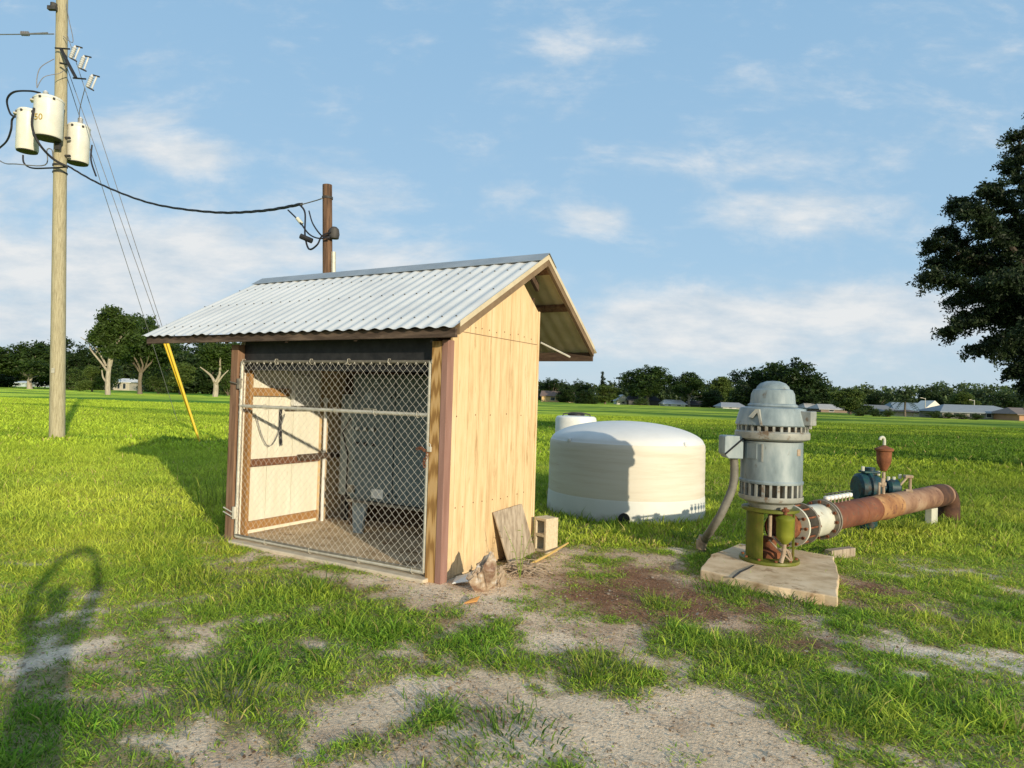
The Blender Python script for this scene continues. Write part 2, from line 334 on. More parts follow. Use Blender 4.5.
M['bark_pale'] = mat('pale_bark', [(.24, .20, .15), (.46, .41, .33)], 1.5, .95, stretch=(3, 3, .7), bump=.5, dist=.03)
M['bark_dark'] = mat('dark_bark', [(.04, .032, .025), (.08, .065, .05)], 5, .95, stretch=(4, 4, .7), bump=.6, dist=.03)
def flat(name, c, rough=.8): return mat(name, [tuple(x*.88 for x in c), tuple(min(1, x*1.08) for x in c)], 1.2, rough, bump=.05)
M['glass'] = flat('dark_window_glass', (.03, .04, .05), .15)

# ------------------------------------------------------------------ ground
def blob(px, py, rx, ry):
    p = gnd(px, py); d = p.y; return (p.x, p.y, rx*d/F, max(.12, ry*d*d/(F*H0)))
BARE = [(45, 655, 75, 26, 1), (15, 588, 35, 8, .8), (110, 520, 50, 8, .35), (300, 560, 50, 9, .9), (345, 578, 110, 9, 1.), (395, 600, 70, 16, .7), (270, 617, 70, 14, .5), (220, 640, 30, 12, .3),
        (410, 690, 62, 34, .95), (235, 755, 42, 20, 1), (330, 715, 45, 24, .55), (600, 630, 85, 22, .75), (570, 715, 130, 40, 1.1), (690, 745, 150, 38, 1.1), (640, 575, 80, 30, .8), (540, 555, 50, 24, .8),
        (720, 603, 70, 22, .7), (940, 655, 110, 20, 1.0), (860, 590, 60, 14, .6), (480, 585, 60, 22, .9), (220, 540, 22, 10, .7), (700, 700, 40, 12, .4), (90, 470, 60, 5, .25), (200, 745, 40, 20, .6), (800, 640, 40, 10, .3), (780, 760, 100, 25, .8), (450, 750, 30, 20, .5)]
GREEN = [(190, 575, 120, 14, .6), (350, 597, 75, 12, .8), (290, 665, 150, 30, .7), (90, 735, 110, 40, .8), (500, 728, 72, 26, 1.3), (438, 712, 22, 14, .9), (600, 684, 80, 15, .9), (560, 655, 45, 12, .8), (800, 680, 110, 30, 1.0),
         (910, 730, 140, 36, 1.0), (690, 640, 60, 14, .8), (665, 605, 25, 8, .9), (760, 600, 60, 8, .6), (450, 638, 40, 8, .5), (300, 590, 60, 12, .6), (635, 700, 40, 10, .6), (320, 750, 40, 14, .6), (560, 765, 24, 8, .7), (755, 620, 40, 7, .5), (330, 632, 60, 8, .5), (480, 662, 40, 8, .5), (640, 652, 40, 8, .5), (250, 610, 60, 8, .5), (620, 565, 50, 8, .5), (700, 560, 16, 8, .6), (540, 600, 40, 7, .5), (590, 540, 50, 10, .6)]
LITTER = [(640, 580, 80, 26, .8), (860, 592, 80, 16, 1), (420, 610, 80, 16, .35), (600, 605, 60, 16, .5), (720, 605, 70, 16, .9), (760, 640, 120, 16, .6), (560, 585, 50, 14, .5), (940, 620, 80, 10, .6), (470, 695, 40, 30, .3), (345, 590, 50, 8, .5)]
def field(lst, X, Y):
    s = np.zeros_like(X)
    for (px, py, rx, ry, a) in lst:
        bx, by, wx, wy = blob(px, py, rx, ry)
        s = s+a*np.exp(-(((X-bx)/wx)**2+((Y-by)/wy)**2))
    return s
def grassiness(X, Y):
    D = np.hypot(X, Y)
    n = fbm(X*1.3+9, Y*1.3+4, 5)-.5; n2 = fbm(X*4.3+2, Y*4.3+8, 4)-.5
    base = .80+np.clip((D-7.5)/4, 0, 1)*.6+np.clip((-X-1.2)/2.5, 0, 1)*.12-np.clip(1-np.abs(X-.4)/2.2, 0, 1)*np.clip((8-D)/3, 0, 1)*.25
    g = base+n*1.3+n2*1.9*np.clip((13-D)/5, .2, 1)-field(BARE, X, Y)*.72+field(GREEN, X, Y)*.6
    return g
def terrain(X, Y):
    D = np.hypot(X, Y)
    n = (fbm(X*.9, Y*.9, 4)-.5)*.07*np.clip((D-2)/3, 0, 1)
    far = (fbm(X*.06+3, Y*.06+7, 3)-.5)*.5*np.clip((D-26)/40, 0, 1)
    # flat where things stand
    flatm = np.clip((np.hypot(X+1.2, Y-7.6)-2.6)/1.0, .15, 1)*np.clip((np.hypot(X-2.6, Y-7.3)-1.1)/.6, .15, 1)*np.clip((np.hypot(X-1.9, Y-11.2)-1.5)/.6, .1, 1)
    return n*flatm+far
def zg(x, y): return float(terrain(np.array([x]), np.array([y]))[0])

rad = np.concatenate([[.05, .6, 1.2, 1.8], 2.3*np.exp(np.linspace(0, math.log(2600/2.3), 520))])
rad = rad[np.concatenate([[True], np.diff(rad) > 0])]
fr = np.linspace(-48, 48, 560); bk = np.linspace(48, 312, 90)[1:-1]
ang = np.radians(np.concatenate([fr, bk]))
A, Rr = np.meshgrid(ang, rad); GX = Rr*np.sin(A); GY = Rr*np.cos(A); GZ = terrain(GX, GY)
gr = grassiness(GX, GY); lit = field(LITTER, GX, GY)*(.5+fbm(GX*4, GY*4, 3))
D = np.hypot(GX, GY)
na, nr = len(ang), len(rad)
def lerp(a, b, t): return a*(1-t[..., None])+b*t[..., None]
sand = lerp(np.array([.60, .45, .30]), np.array([.94, .76, .56]), fbm(GX*2.3, GY*2.3, 4))
grey = np.clip(1-np.hypot((GX+3.9)/1.6, (GY-4.3)/.8), 0, 1)+np.clip(1-np.hypot((GX-3.2)/1.6, (GY-5)/.6), 0, 1)
sand = lerp(sand, np.array([.80, .72, .60]), np.clip(grey, 0, 1)*.8)
litc = lerp(np.array([.17, .085, .05]), np.array([.34, .20, .12]), fbm(GX*9, GY*9, 3))
litn = np.clip((fbm(GX*1.9+40, GY*2.6+3, 5)-.50)*5, 0, 1)*.55*np.clip((9.5-D)/3, 0, 1)
c = lerp(sand, litc, np.clip(lit*1.3-.15+litn, 0, 1))
soil = lerp(np.array([.16, .15, .05]), np.array([.36, .30, .14]), fbm(GX*3, GY*3, 3))
c = lerp(c, soil, np.clip((gr-.35)*2.6, 0, 1)*.85)
farc = lerp(np.array([.075, .17, .015]), np.array([.40, .50, .045]), np.clip((fbm(GX*.025+GY*.012, GY*.11, 5)-.37)*4.5, 0, 1))
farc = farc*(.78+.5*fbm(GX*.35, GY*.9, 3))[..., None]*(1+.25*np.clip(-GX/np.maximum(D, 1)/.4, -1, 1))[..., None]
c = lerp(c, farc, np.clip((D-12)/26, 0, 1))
V = np.stack([GX, GY, GZ], -1).reshape(-1, 3)
I = np.arange(nr*na).reshape(nr, na); I2 = np.concatenate([I, I[:, :1]], 1)
quads = np.stack([I2[:-1, :-1], I2[:-1, 1:], I2[1:, 1:], I2[1:, :-1]], -1).reshape(-1, 4)[:, ::-1]
cap = I[0][::1]
fl = np.concatenate([quads.ravel(), cap]); lc = np.concatenate([np.full(len(quads), 4), [len(cap)]])
gm = bpy.data.materials.new('ground_soil_and_turf'); gm.use_nodes = True; nt = gm.node_tree; L = nt.links; b = nt.nodes['Principled BSDF']
ga = nn(nt, 'ShaderNodeAttribute', attribute_name='tint'); tcg = nn(nt, 'ShaderNodeTexCoord')
nA = nn(nt, 'ShaderNodeTexNoise'); nA.inputs['Scale'].default_value = 38; nA.inputs['Detail'].default_value = 8; nA.inputs['Roughness'].default_value = .75; L.new(tcg.outputs['Object'], nA.inputs[0])
nB = nn(nt, 'ShaderNodeTexVoronoi'); nB.inputs['Scale'].default_value = 55; L.new(tcg.outputs['Object'], nB.inputs[0])
mrA = nn(nt, 'ShaderNodeMapRange'); mrA.inputs[1].default_value = .3; mrA.inputs[2].default_value = .7; mrA.inputs[3].default_value = .68; mrA.inputs[4].default_value = 1.45; L.new(nA.outputs[0], mrA.inputs[0])
mu = nn(nt, 'ShaderNodeMix', data_type='RGBA'); mu.blend_type = 'MULTIPLY'; mu.inputs[0].default_value = 1; L.new(ga.outputs['Color'], mu.inputs[6]); L.new(mrA.outputs[0], mu.inputs[7])
L.new(mu.outputs[2], b.inputs['Base Color']); b.inputs['Roughness'].default_value = .95; b.inputs['Specular IOR Level'].default_value = .1
ad = nn(nt, 'ShaderNodeMath', operation='ADD'); L.new(nA.outputs[0], ad.inputs[0])
mB = nn(nt, 'ShaderNodeMath', operation='MULTIPLY'); mB.inputs[1].default_value = .35; L.new(nB.outputs['Distance'], mB.inputs[0]); L.new(mB.outputs[0], ad.inputs[1])
bp = nn(nt, 'ShaderNodeBump'); bp.inputs['Strength'].default_value = .8; bp.inputs['Distance'].default_value = .03; L.new(ad.outputs[0], bp.inputs['Height']); L.new(bp.outputs[0], b.inputs['Normal'])
g = np_mesh('ground', V, fl, lc, c.reshape(-1, 3), gm); g.data.polygons.foreach_set('use_smooth', np.ones(len(lc), bool)); tag(g, kind='structure')

# ------------------------------------------------------------------ grass
SR = Vector((-.648-3*.866, 6.58+1.5, 0))     # shed's left front corner
def shed_local(X, Y):
    dx = X-SR.x; dy = Y-SR.y; return dx*.866-dy*.5, dx*.5+dy*.866
PUMP = gnd(769, 560, .1); PUMP.z = 0
def clear_mask(X, Y):
    sx, sy = shed_local(X, Y)
    ok = ~((sx > -.08) & (sx < 3.1) & (sy > -.1) & (sy < 1.9))
    ok &= np.hypot(X-1.91, Y-11.2) > 1.27
    ok &= ~(np.hypot((X-PUMP.x-.05), (Y-PUMP.y-.05)) < .62)
    return ok
def blades(n, d0, d1, h0, h1, w0, w1, dens, lean=.5, power=1., colfn=None, clump=0, flat_=0., half=.86):
    u = rng.random(n); d = (d0**(2*power)+(d1**(2*power)-d0**(2*power))*u)**(1/(2*power))
    X = d*(rng.random(n)*2-1)*half+.02*d; Y = d
    if clump:
        k = n//clump; cx_ = X[:k]; cy_ = Y[:k]; idx = rng.integers(0, k, n); sp_ = .05+.05*rng.random(n)
        X = cx_[idx]+rng.normal(0, 1, n)*sp_*(Y[idx]/6); Y = cy_[idx]+rng.normal(0, 1, n)*sp_*(cy_[idx]/6)
    g = grassiness(X, Y); keep = (rng.random(n) < np.clip(dens(g, X, Y), 0, 1)) & clear_mask(X, Y) & (Y > 1.5)
    X, Y, g = X[keep], Y[keep], g[keep]; n = len(X); Z = terrain(X, Y)-.01
    hn = fbm(X*2.2+30, Y*2.2, 3)
    h = (h0+(h1-h0)*rng.random(n)**1.6)*(.45+1.1*hn)*np.clip(.5+g*.5, .4, 1.3); wd = w0+(w1-w0)*rng.random(n)
    a = rng.random(n)*2*PI; la = rng.random(n)*2*PI; ln = h*(lean*rng.random(n)+.1+flat_)
    dx, dy = np.cos(a)*wd/2, np.sin(a)*wd/2; lx, ly = np.cos(la)*ln, np.sin(la)*ln
    P = np.zeros((n, 5, 3))
    hz_ = h*(1-flat_*.6)
    P[:, 0] = np.stack([X-dx, Y-dy, Z], -1); P[:, 1] = np.stack([X+dx, Y+dy, Z], -1)
    P[:, 2] = np.stack([X+dx*.85+lx*.35, Y+dy*.85+ly*.35, Z+hz_*.6], -1); P[:, 3] = np.stack([X-dx*.85+lx*.35, Y-dy*.85+ly*.35, Z+hz_*.6], -1)
    P[:, 4] = np.stack([X+lx, Y+ly, Z+hz_], -1)
    col = colfn(X, Y, g, n)
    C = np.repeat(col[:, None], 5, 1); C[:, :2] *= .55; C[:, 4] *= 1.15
    o = np.arange(n)[:, None]*5
    q = np.concatenate([o+np.array([0, 1, 2, 3]), o+np.array([3, 2, 4])], 1)
    return P.reshape(-1, 3), C.reshape(-1, 3), q, n
def gcol(X, Y, g, n):
    D = np.hypot(X, Y); t = np.clip((fbm(X*.8+50, Y*.8, 4)-.35)*2.6, 0, 1); r = rng.random(n)
    a = np.array([.13, .29, .025]); b_ = np.array([.52, .60, .07]); dry = np.array([.52, .38, .17])
    fr_ = np.clip(t*.65+r*.35-.15+np.clip((D-5)/10, 0, .5)*.7, 0, 1)
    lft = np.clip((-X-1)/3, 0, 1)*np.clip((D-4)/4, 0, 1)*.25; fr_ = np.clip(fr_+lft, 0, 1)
    c = lerp(np.broadcast_to(a, (n, 3)), b_, fr_)
    # horizontal yellow and dark green bands of the far field
    band = np.clip((fbm(X*.05+Y*.02+GSH, Y*.22, 5)-.37)*4.6+np.clip(-X/np.maximum(D, 1), -.3, .5)*.9, 0, 1); fk = np.clip((D-13)/10, 0, 1)
    cf = lerp(np.broadcast_to(np.array([.08, .19, .015]), (n, 3)), np.array([.42, .54, .045]), np.clip(band*.85+r*.2, 0, 1))
    c = lerp(c, cf, fk*.85)
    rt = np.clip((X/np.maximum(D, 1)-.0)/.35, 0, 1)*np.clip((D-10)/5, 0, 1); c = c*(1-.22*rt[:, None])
    c = lerp(c, np.broadcast_to(dry, (n, 3)), ((rng.random(n) < np.clip(.20+(.75-g)*.45+.35*(fbm(X*1.7+80, Y*1.7, 3)-.45), .03, .65)*(1-fk*.7))*1.)*.85)
    return c*(.55+.9*rng.random(n))[:, None]
GSH = 2.
def dn(k, lo=.25, sh=2.2): return lambda g, X, Y: np.clip((g-lo)*sh, 0, 1)*k
def lcol(X, Y, g, n):
    t = rng.random(n)[:, None]; return (np.array([.13, .30, .03])*(1-t)+np.array([.42, .55, .07])*t)*(.7+.6*rng.random(n))[:, None]
parts = []
parts.append(blades(400000, 2.6, 8.8, .012, .052, .004, .009, dn(1, .22, 1.9), lean=1.3, colfn=gcol, flat_=.25))
parts.append(blades(80000, 2.6, 8.8, .03, .12, .005, .010, dn(1, .78, 1.6), lean=1.3, colfn=gcol, clump=20))
parts.append(blades(120000, 2.6, 9, .02, .065, .006, .012, dn(.9, -.5, .8), lean=1.6, colfn=lcol, clump=60, flat_=.3))
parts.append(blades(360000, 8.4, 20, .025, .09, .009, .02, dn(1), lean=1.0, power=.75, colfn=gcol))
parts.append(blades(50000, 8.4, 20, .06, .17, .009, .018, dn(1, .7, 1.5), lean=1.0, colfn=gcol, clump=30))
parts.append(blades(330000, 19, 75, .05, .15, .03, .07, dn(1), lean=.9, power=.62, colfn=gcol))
parts.append(blades(330000, 2.6, 11, .010, .05, .010, .022, lambda g, X, Y: np.clip((g-.5)*2, 0, 1)*np.clip((fbm(X*1.1+70, Y*1.1, 3)-.38)*5, 0, 1), lean=1.3, colfn=lcol, clump=30, flat_=.4))
# tall weeds hugging the shed post, slab, tank and pipe
def ring(n, cx_, cy_, r0, r1, h0, h1):
    a = rng.random(n)*2*PI; r = r0+(r1-r0)*rng.random(n)**1.8; return cx_+r*np.cos(a), cy_+r*np.sin(a)
def scol(X, Y, g, n):
    t = rng.random(n)[:, None]; return (np.array([.30, .19, .09])*(1-t)+np.array([.66, .50, .27])*t)*(.6+.6*rng.random(n))[:, None]
parts.append(blades(150000, 2.6, 12, .02, .09, .003, .007, lambda g, X, Y: np.clip(1-np.abs(g-.45)*1.3, 0, 1)*np.clip((fbm(X*1.6+20, Y*1.6+9, 4)-.38)*5, .1, 1), lean=2.2, colfn=scol, clump=14, flat_=.9))
Vs = np.concatenate([p[0] for p in parts]); Cs = np.concatenate([p[1] for p in parts])
off = 0; fls = []; tot_n = 0
for p in parts: fls.append((p[2]+off).reshape(-1)); off += p[3]*5; tot_n += p[3]
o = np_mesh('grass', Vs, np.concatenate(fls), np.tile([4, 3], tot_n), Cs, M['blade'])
tag(o, 'short green and yellow grass growing over the field and sandy soil', 'grass', kind='stuff')
def tuft(name, label, cat, x, y, n, r, h0, h1, w_, cols, group=None, lean=.5):
    X = x+rng.normal(0, r, n); Y = y+rng.normal(0, r, n); z = zg(x, y)-.01
    h = h0+(h1-h0)*rng.random(n); a = rng.random(n)*2*PI; la = np.arctan2(Y-y, X-x)+rng.normal(0, .5, n); ln = h*lean*(.3+rng.random(n))
    P = np.zeros((n, 7, 3)); dx, dy = np.cos(a)*w_/2, np.sin(a)*w_/2; lx, ly = np.cos(la)*ln, np.sin(la)*ln
    for i, (f_, zz, l_) in enumerate(((.8, 0, 0), (1, .5, .2), (.7, .85, .55))):
        P[:, 2*i] = np.stack([X-dx*f_+lx*l_, Y-dy*f_+ly*l_, z+h*zz], -1); P[:, 2*i+1] = np.stack([X+dx*f_+lx*l_, Y+dy*f_+ly*l_, z+h*zz], -1)
    P[:, 6] = np.stack([X+lx, Y+ly, z+h*.93], -1)
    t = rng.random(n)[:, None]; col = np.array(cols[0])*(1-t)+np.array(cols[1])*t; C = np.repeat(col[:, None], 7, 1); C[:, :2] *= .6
    oo = np.arange(n)[:, None]*7; q = np.concatenate([oo+np.array([0, 1, 3, 2]), oo+np.array([2, 3, 5, 4]), oo+np.array([4, 5, 6])], 1)
    P[:, :, 0] -= x; P[:, :, 1] -= y
    ob = np_mesh(name, P.reshape(-1, 3), q.reshape(-1), np.tile([4, 4, 3], n), C.reshape(-1, 3), M['blade']); ob.location = (x, y, 0)
    TUF.append(ob); return ob
TUF = []
GC = ((.12, .22, .025), (.32, .36, .06)); GD = ((.07, .16, .02), (.18, .28, .04))
TF = 'grass tufts standing above the turf'
for (px, py, n, r, h0, h1, wd, lb, cc) in [
    (218, 508, 26, .14, .2, .62, .016, 'tall pale grass blades standing left of the shed post', GC),
    (205, 585, 40, .12, .1, .3, .014, 'long bladed grass tuft in front of the left shed post', GC),
    (310, 592, 60, .15, .08, .22, .012, 'low grass tuft in front of the gate sill', GD),
    (505, 735, 150, .17, .05, .12, .012, 'dense green tuft in the sandy bottom centre foreground', GD),
    (436, 712, 60, .09, .04, .10, .010, 'small green tuft on sand left of the dense centre tuft', GD),
    (662, 606, 60, .10, .08, .22, .010, 'bright grass tuft on brown litter left of the pump slab', GC),
    (600, 672, 120, .16, .08, .2, .010, 'broad tuft between two sandy patches below the block', GC),
    (760, 660, 110, .16, .08, .24, .010, 'grass tuft in front of the concrete pump slab', GC),
    (845, 720, 120, .18, .08, .22, .010, 'grass tuft at the bottom right of the foreground', GC),
    (230, 700, 110, .16, .1, .25, .010, 'long grass tuft at the bottom left of the foreground', GC),
    (850, 520, 60, .10, .15, .38, .014, 'leafy weed growing against the front of the rusty pipe', GC),
    (905, 530, 70, .16, .12, .32, .014, 'tall grass under the middle of the rusty pipe', GC),
    (690, 540, 70, .14, .1, .28, .014, 'grass at the foot of the grey conduit', GD),
    (560, 500, 60, .16, .12, .3, .014, 'grass against the left foot of the big tank', GD),
    (660, 522, 60, .2, .08, .24, .012, 'weeds in front of the big tank drain', GD),
    (957, 508, 90, .14, .15, .34, .014, '', GC), (935, 522, 70, .14, .1, .26, .014, '', GC), (880, 528, 80, .2, .12, .3, .014, '', GC), (715, 590, 80, .14, .06, .2, .010, '', GD), (800, 604, 90, .16, .06, .18, .010, '', GD),
    (745, 270+325, 60, .16, .08, .2, .012, 'weeds along the left front edge of the pump slab', GD)]:
    p = gnd(px, py); tuft('grass_tuft', lb, 'grass tuft', p.x, p.y, int(n*1.4), r, h0*.6, h1*(1 if h1 > .5 else .68), wd*.8, cc, lean=.5 if h1 > .5 else 1.0)
vs_, cs_, ql = [], [], []; off = 0
for ob in TUF:
    me = ob.data; n = len(me.vertices); v = np.empty(n*3, np.float32); me.vertices.foreach_get('co', v); v = v.reshape(-1, 3)+np.array([ob.location.x, ob.location.y, 0]); c4 = np.empty(n*4, np.float32); me.attributes['tint'].data.foreach_get('color', c4)
    li = np.empty(len(me.loops), np.int32); me.loops.foreach_get('vertex_index', li); vs_.append(v); cs_.append(c4.reshape(-1, 4)[:, :3]); ql.append(li+off); off += n; bpy.data.objects.remove(ob)
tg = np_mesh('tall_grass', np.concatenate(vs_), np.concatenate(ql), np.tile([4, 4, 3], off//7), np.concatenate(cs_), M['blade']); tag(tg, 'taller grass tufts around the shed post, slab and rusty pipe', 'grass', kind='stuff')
# pebbles and dead leaf litter
def scatter_bits(name, label, n, sz, cols, dens, kindm):
    d = (2.6**1.4+(11**1.4-2.6**1.4)*rng.random(n))**(1/1.4); X = d*(rng.random(n)*2-1)*.85; Y = d
    keep = (rng.random(n) < np.clip(dens(X, Y), 0, 1)) & clear_mask(X, Y); X, Y = X[keep], Y[keep]; n = len(X); Z = terrain(X, Y)+.003
    a = rng.random(n)*2*PI; s = sz[0]+(sz[1]-sz[0])*rng.random(n)**2; s2 = s*(.25+.6*rng.random(n))
    P = np.zeros((n, 4, 3)); ca, sa = np.cos(a), np.sin(a)
    for i, (u_, v_) in enumerate(((1, 0), (0, 1), (-1, 0), (0, -1))):
        P[:, i] = np.stack([X+ca*s*u_-sa*s2*v_, Y+sa*s*u_+ca*s2*v_, Z+rng.random(n)*s*.7], -1)
    t = rng.random(n)[:, None]; col = np.array(cols[0])*(1-t)+np.array(cols[1])*t
    ob = np_mesh(name, P.reshape(-1, 3), (np.arange(n)[:, None]*4+np.array([0, 1, 2, 3])).reshape(-1), np.full(n, 4), np.repeat(col, 4, 0), M['leaf'])
    tag(ob, label, 'ground litter', kind='stuff')
scatter_bits('dead_leaves', 'brown dead leaves and twigs lying on the bare soil', 130000, (.004, .017), ((.11, .06, .035), (.42, .28, .15)), lambda X, Y: field(LITTER, X, Y)*.9+.14*(fbm(X*1.9+40, Y*2.6+3, 4) > .5)+.03, 0)
scatter_bits('pebbles', 'pale pebbles and bits of straw on the sandy soil', 50000, (.003, .012), ((.25, .2, .15), (.62, .56, .45)), lambda X, Y: np.clip(.9-grassiness(X, Y), 0.03, 1), 0)

scatter_bits('stones', 'small stones of mixed size lying on the bare sand', 2600, (.008, .030), ((.30, .24, .18), (.60, .52, .42)), lambda X, Y: np.clip(.8-grassiness(X, Y), 0.0, 1), 0)

# ------------------------------------------------------------------ pump shed
shed = empty('pump_shed', SR, 'yellow wooden shed with corrugated metal roof and chain link gate', 'shed', -PI/6)
X0, X1, Y0, YR, Y1 = -1.50, 3.30, -.27, 1.53, 2.98; ZE, ZR = 2.445, 3.43; WX = 3.045
def roofz(y, off=0.): return (ZE+(ZR-ZE)*(y-Y0)/(YR-Y0) if y < YR else ZR-(ZR-ZE)*(y-YR)/(Y1-YR))+off
# floor
m = MB(); m.box(-.02, 3.02, .05, 1.85, -.1, .05); m.build('floor_slab', M['concrete'], shed, .01)
m = MB(); m.box(.06, 2.92, -.14, .05, -.1, .035); m.build('sill', M['concrete_pale'], shed, .012)
# siding with routed grooves: stepped profile
def siding_panel(name, y0, y1, x_out, prof, mtl):
    m = MB(); ys = [y0]; step = .203; g_ = .006
    y = y0+.1
    while y < y1-.03: ys.append(y); y += step
    ys.append(y1)
    for a, b_ in zip(ys[:-1], ys[1:]):
        b2 = b_-g_ if b_ < y1 else b_
        top = prof(a), prof(b2)
        pk = [p for p in [1.36] if a < p < b2]
        pts = [(0, a, .03), (0, b2, .03), (0, b2, top[1])]+[(0, p, prof(p)) for p in pk]+[(0, a, top[0])]
        m.poly([(x_out, p[1], p[2]) for p in pts], (-.016, 0, 0))
    pts = [(x_out-.018, y0+.002, .035), (x_out-.018, y1-.002, .035), (x_out-.018, y1-.002, prof(y1)-.004), (x_out-.018, 1.36, prof(1.36)-.006), (x_out-.018, y0+.002, prof(y0)-.004)]
    m.poly(pts, (-.008, 0, 0))
    return m.build(name, mtl, shed)
def prof_r(y): return min(roofz(y)-.09, 3.14) if y < 1.36 else 3.14-(y-1.36)*.72
w_ = siding_panel('wall', .045, 1.79, WX, prof_r, M['siding'])
# nail heads: kept with the wall as a sub part
for (zz, n_, sl) in ((2.50, 11, 0), (.70, 9, 0), (1.6, 5, 0)):
    for i in range(n_):
        y = .15+(1.6/n_)*i+random.uniform(-.03, .03); z = zz+random.uniform(-.015, .015)
        MB().cyl((WX-.001, y, z), (WX+.004, y, z), .007, 6).build('nail_head', M['rust'], w_)
m = MB(); m.box(WX+.0005, WX+.004, .05, 1.785, 2.43, 2.436); m.build('panel_seam', M['wood_brown'], w_)
# left wall (cream boards seen from inside)
def prof_l(y): return roofz(y)-.1
m = MB()
for a, b_ in ((.05, .46), (.468, .86), (.868, 1.32)):
    m.poly([(-.01, a, .05), (-.01, b_, .05), (-.01, b_, prof_l(b_)), (-.01, a, prof_l(a))], (-.014, 0, 0))
m.build('wall', M['siding_in'], shed)
m = MB(); m.poly([(-.026, .05, .03), (-.026, 1.83, .03), (-.026, 1.83, 3.1), (-.026, 1.53, 3.3), (-.026, .05, 2.4)], (-.014, 0, 0)); m.build('wall', M['siding'], shed)
# back wall
m = MB(); m.box(-.02, 2.97, 1.80, 1.83, .05, 3.0); m.build('wall', M['wood_dark'], shed)
# studs and rails of the left wall
m = MB(); m.box(0, .085, .10, .145, .05, 2.2); m.build('stud', M['wood_orange'], shed, .003)
for (za, zb, mm) in ((1.72, 1.82, 'wood_orange'), (.86, .95, 'wood_red'), (.10, .20, 'wood_orange')):
    m = MB(); m.box(.0, .04, .147, .75 if za > 1.5 else 1.30, za, zb); m.build('rail', M[mm], shed, .003)
m = MB(); m.box(.045, .13, .90, 1.70, .90, .97); m.build('rail', M['wood_dark'], shed, .003)
# inner posts
m = MB(); m.box(.52, .66, 1.38, 1.50, .05, 3.0); m.build('inner_post', M['wood_dark'], shed, .004)
# front posts and corner board
m = MB(); m.box(-.075, .045, -.06, .045, -.03, 2.32); m.build('post', M['wood_brown'], shed, .005)
m = MB(); m.box(2.875, 2.995, -.06, .05, -.03, 2.32); m.build('post', M['wood_grain'], shed, .005)
m = MB(); m.box(2.998, 3.067, -.065, .043, .0, 2.33); m.build('corner_board', M['trim_mauve'], shed, .003)
m = MB(); m.box(3.0, 3.055, 1.794, 1.83, .0, 2.83); m.build('corner_board', M['siding'], shed, .003)
# shade panel above the gate, and beams
m = MB(); m.box(.05, 2.87, .03, .06, 2.02, 2.50); m.build('shade_panel', M['black'], shed, .003)  # black panel added to stand in for the dark interior above the gate
m = MB(); m.box(X0+.02, X1-.03, Y0+.03, Y0+.068, ZE-.11, ZE-.022); m.build('fascia', M['wood_dark2'], shed, .003)
m = MB(); m.box(X0+.02, X1-.03, Y1-.058, Y1-.02, ZE-.14, ZE-.022); m.build('fascia', M['wood_dark'], shed, .003)
# purlins running along the roof and sloping rafters
for y in (.45, 1.05, 1.40, 1.68, 2.22):
    z = roofz(y)-.016; m = MB(); a = math.atan((ZR-ZE)/(YR-Y0)) if y < YR else -math.atan((ZR-ZE)/(Y1-YR))
    Mt = Matrix.Translation((0, y, z-.02)) @ Matrix.Rotation(a, 4, 'X')
    m.box(X0+.06, X1-.045, -.045, .045, -.025, .02, Mt); m.build('purlin', M['wood_brown'], shed)
def rafter(x, t, h, name, mm, top, a_=None, b_=None):
    m = MB()
    for ya, yb in ((Y0+.06, YR), (YR, Y1-.06)):
        if a_ is not None: ya, yb = max(ya, a_), min(yb, b_)
        if ya >= yb: continue
        m.poly([(x, ya, roofz(ya)+top), (x, yb, roofz(yb)+top), (x, yb, roofz(yb)+top-h), (x, ya, roofz(ya)+top-h)], (t, 0, 0))
    return m.build(name, M[mm], shed)
for x in (-1.50, -.7, .0, 1.0, 2.0): rafter(x, .04, .09, 'rafter', 'wood_dark', -.07)
rafter(3.0, .04, .10, 'rafter', 'wood_dark', -.075, .8, 1.80)
rafter(X1-.045, .04, .105, 'rake_board', 'rake', -.012)
rafter(X1-.003, .006, .055, 'rake_trim', 'rake_trim', .012)
rafter(X0+.005, .04, .12, 'rake_board', 'rake', -.012)
m = MB(); m.tube([(3.03, 1.9, 2.47), (3.24, 2.30, 2.32)], .012, 6); m.build('brace', M['galv'], shed)
# corrugated sheets (profile across x)
def sheet(name, ya, za, yb, zb, ribs_n=29, amp=.009, mt='roof'):
    n = ribs_n*8; vs = []; fs = []
    for j, (y, z) in enumerate(((ya, za), (yb, zb))):
        for side in (0, 1):
            for i in range(n+1):
                x = X0+(X1-X0)*i/n; ph = (i/8) % 1; s_ = math.sin(2*PI*ph); s_ = math.copysign(abs(s_)**(.5 if s_ < 0 else 1.3), s_)
                vs.append((x, y, z+amp*s_-(.0022 if side else 0)))
    k = n+1
    for i in range(n):
        fs += [(i, i+1, 2*k+i+1, 2*k+i), (k+i, 3*k+i, 3*k+i+1, k+i+1), (i, k+i, k+i+1, i+1), (2*k+i, 2*k+i+1, 3*k+i+1, 3*k+i)]
    m = MB(); m.add(vs, fs, True); return m.build(name, M[mt], shed)
rf = sheet('roof', Y0-.03, ZE-.018, YR, ZR)
sheet('roof', YR, ZR, Y1+.03, ZE-.022, mt='roof_under_lit')
m = MB()
for i in range(29):
    for y in (-.1, .55, 1.1):
        x = X0+(X1-X0)*(i+.25)/29; z = roofz(y)+.014; MB().lathe([(.0, .006), (.006, .005), (.010, 0), (.010, -.003)], (x, y, z), 6).build('roof_screw', M['darkgrey'], rf)
m = MB(); q = .19
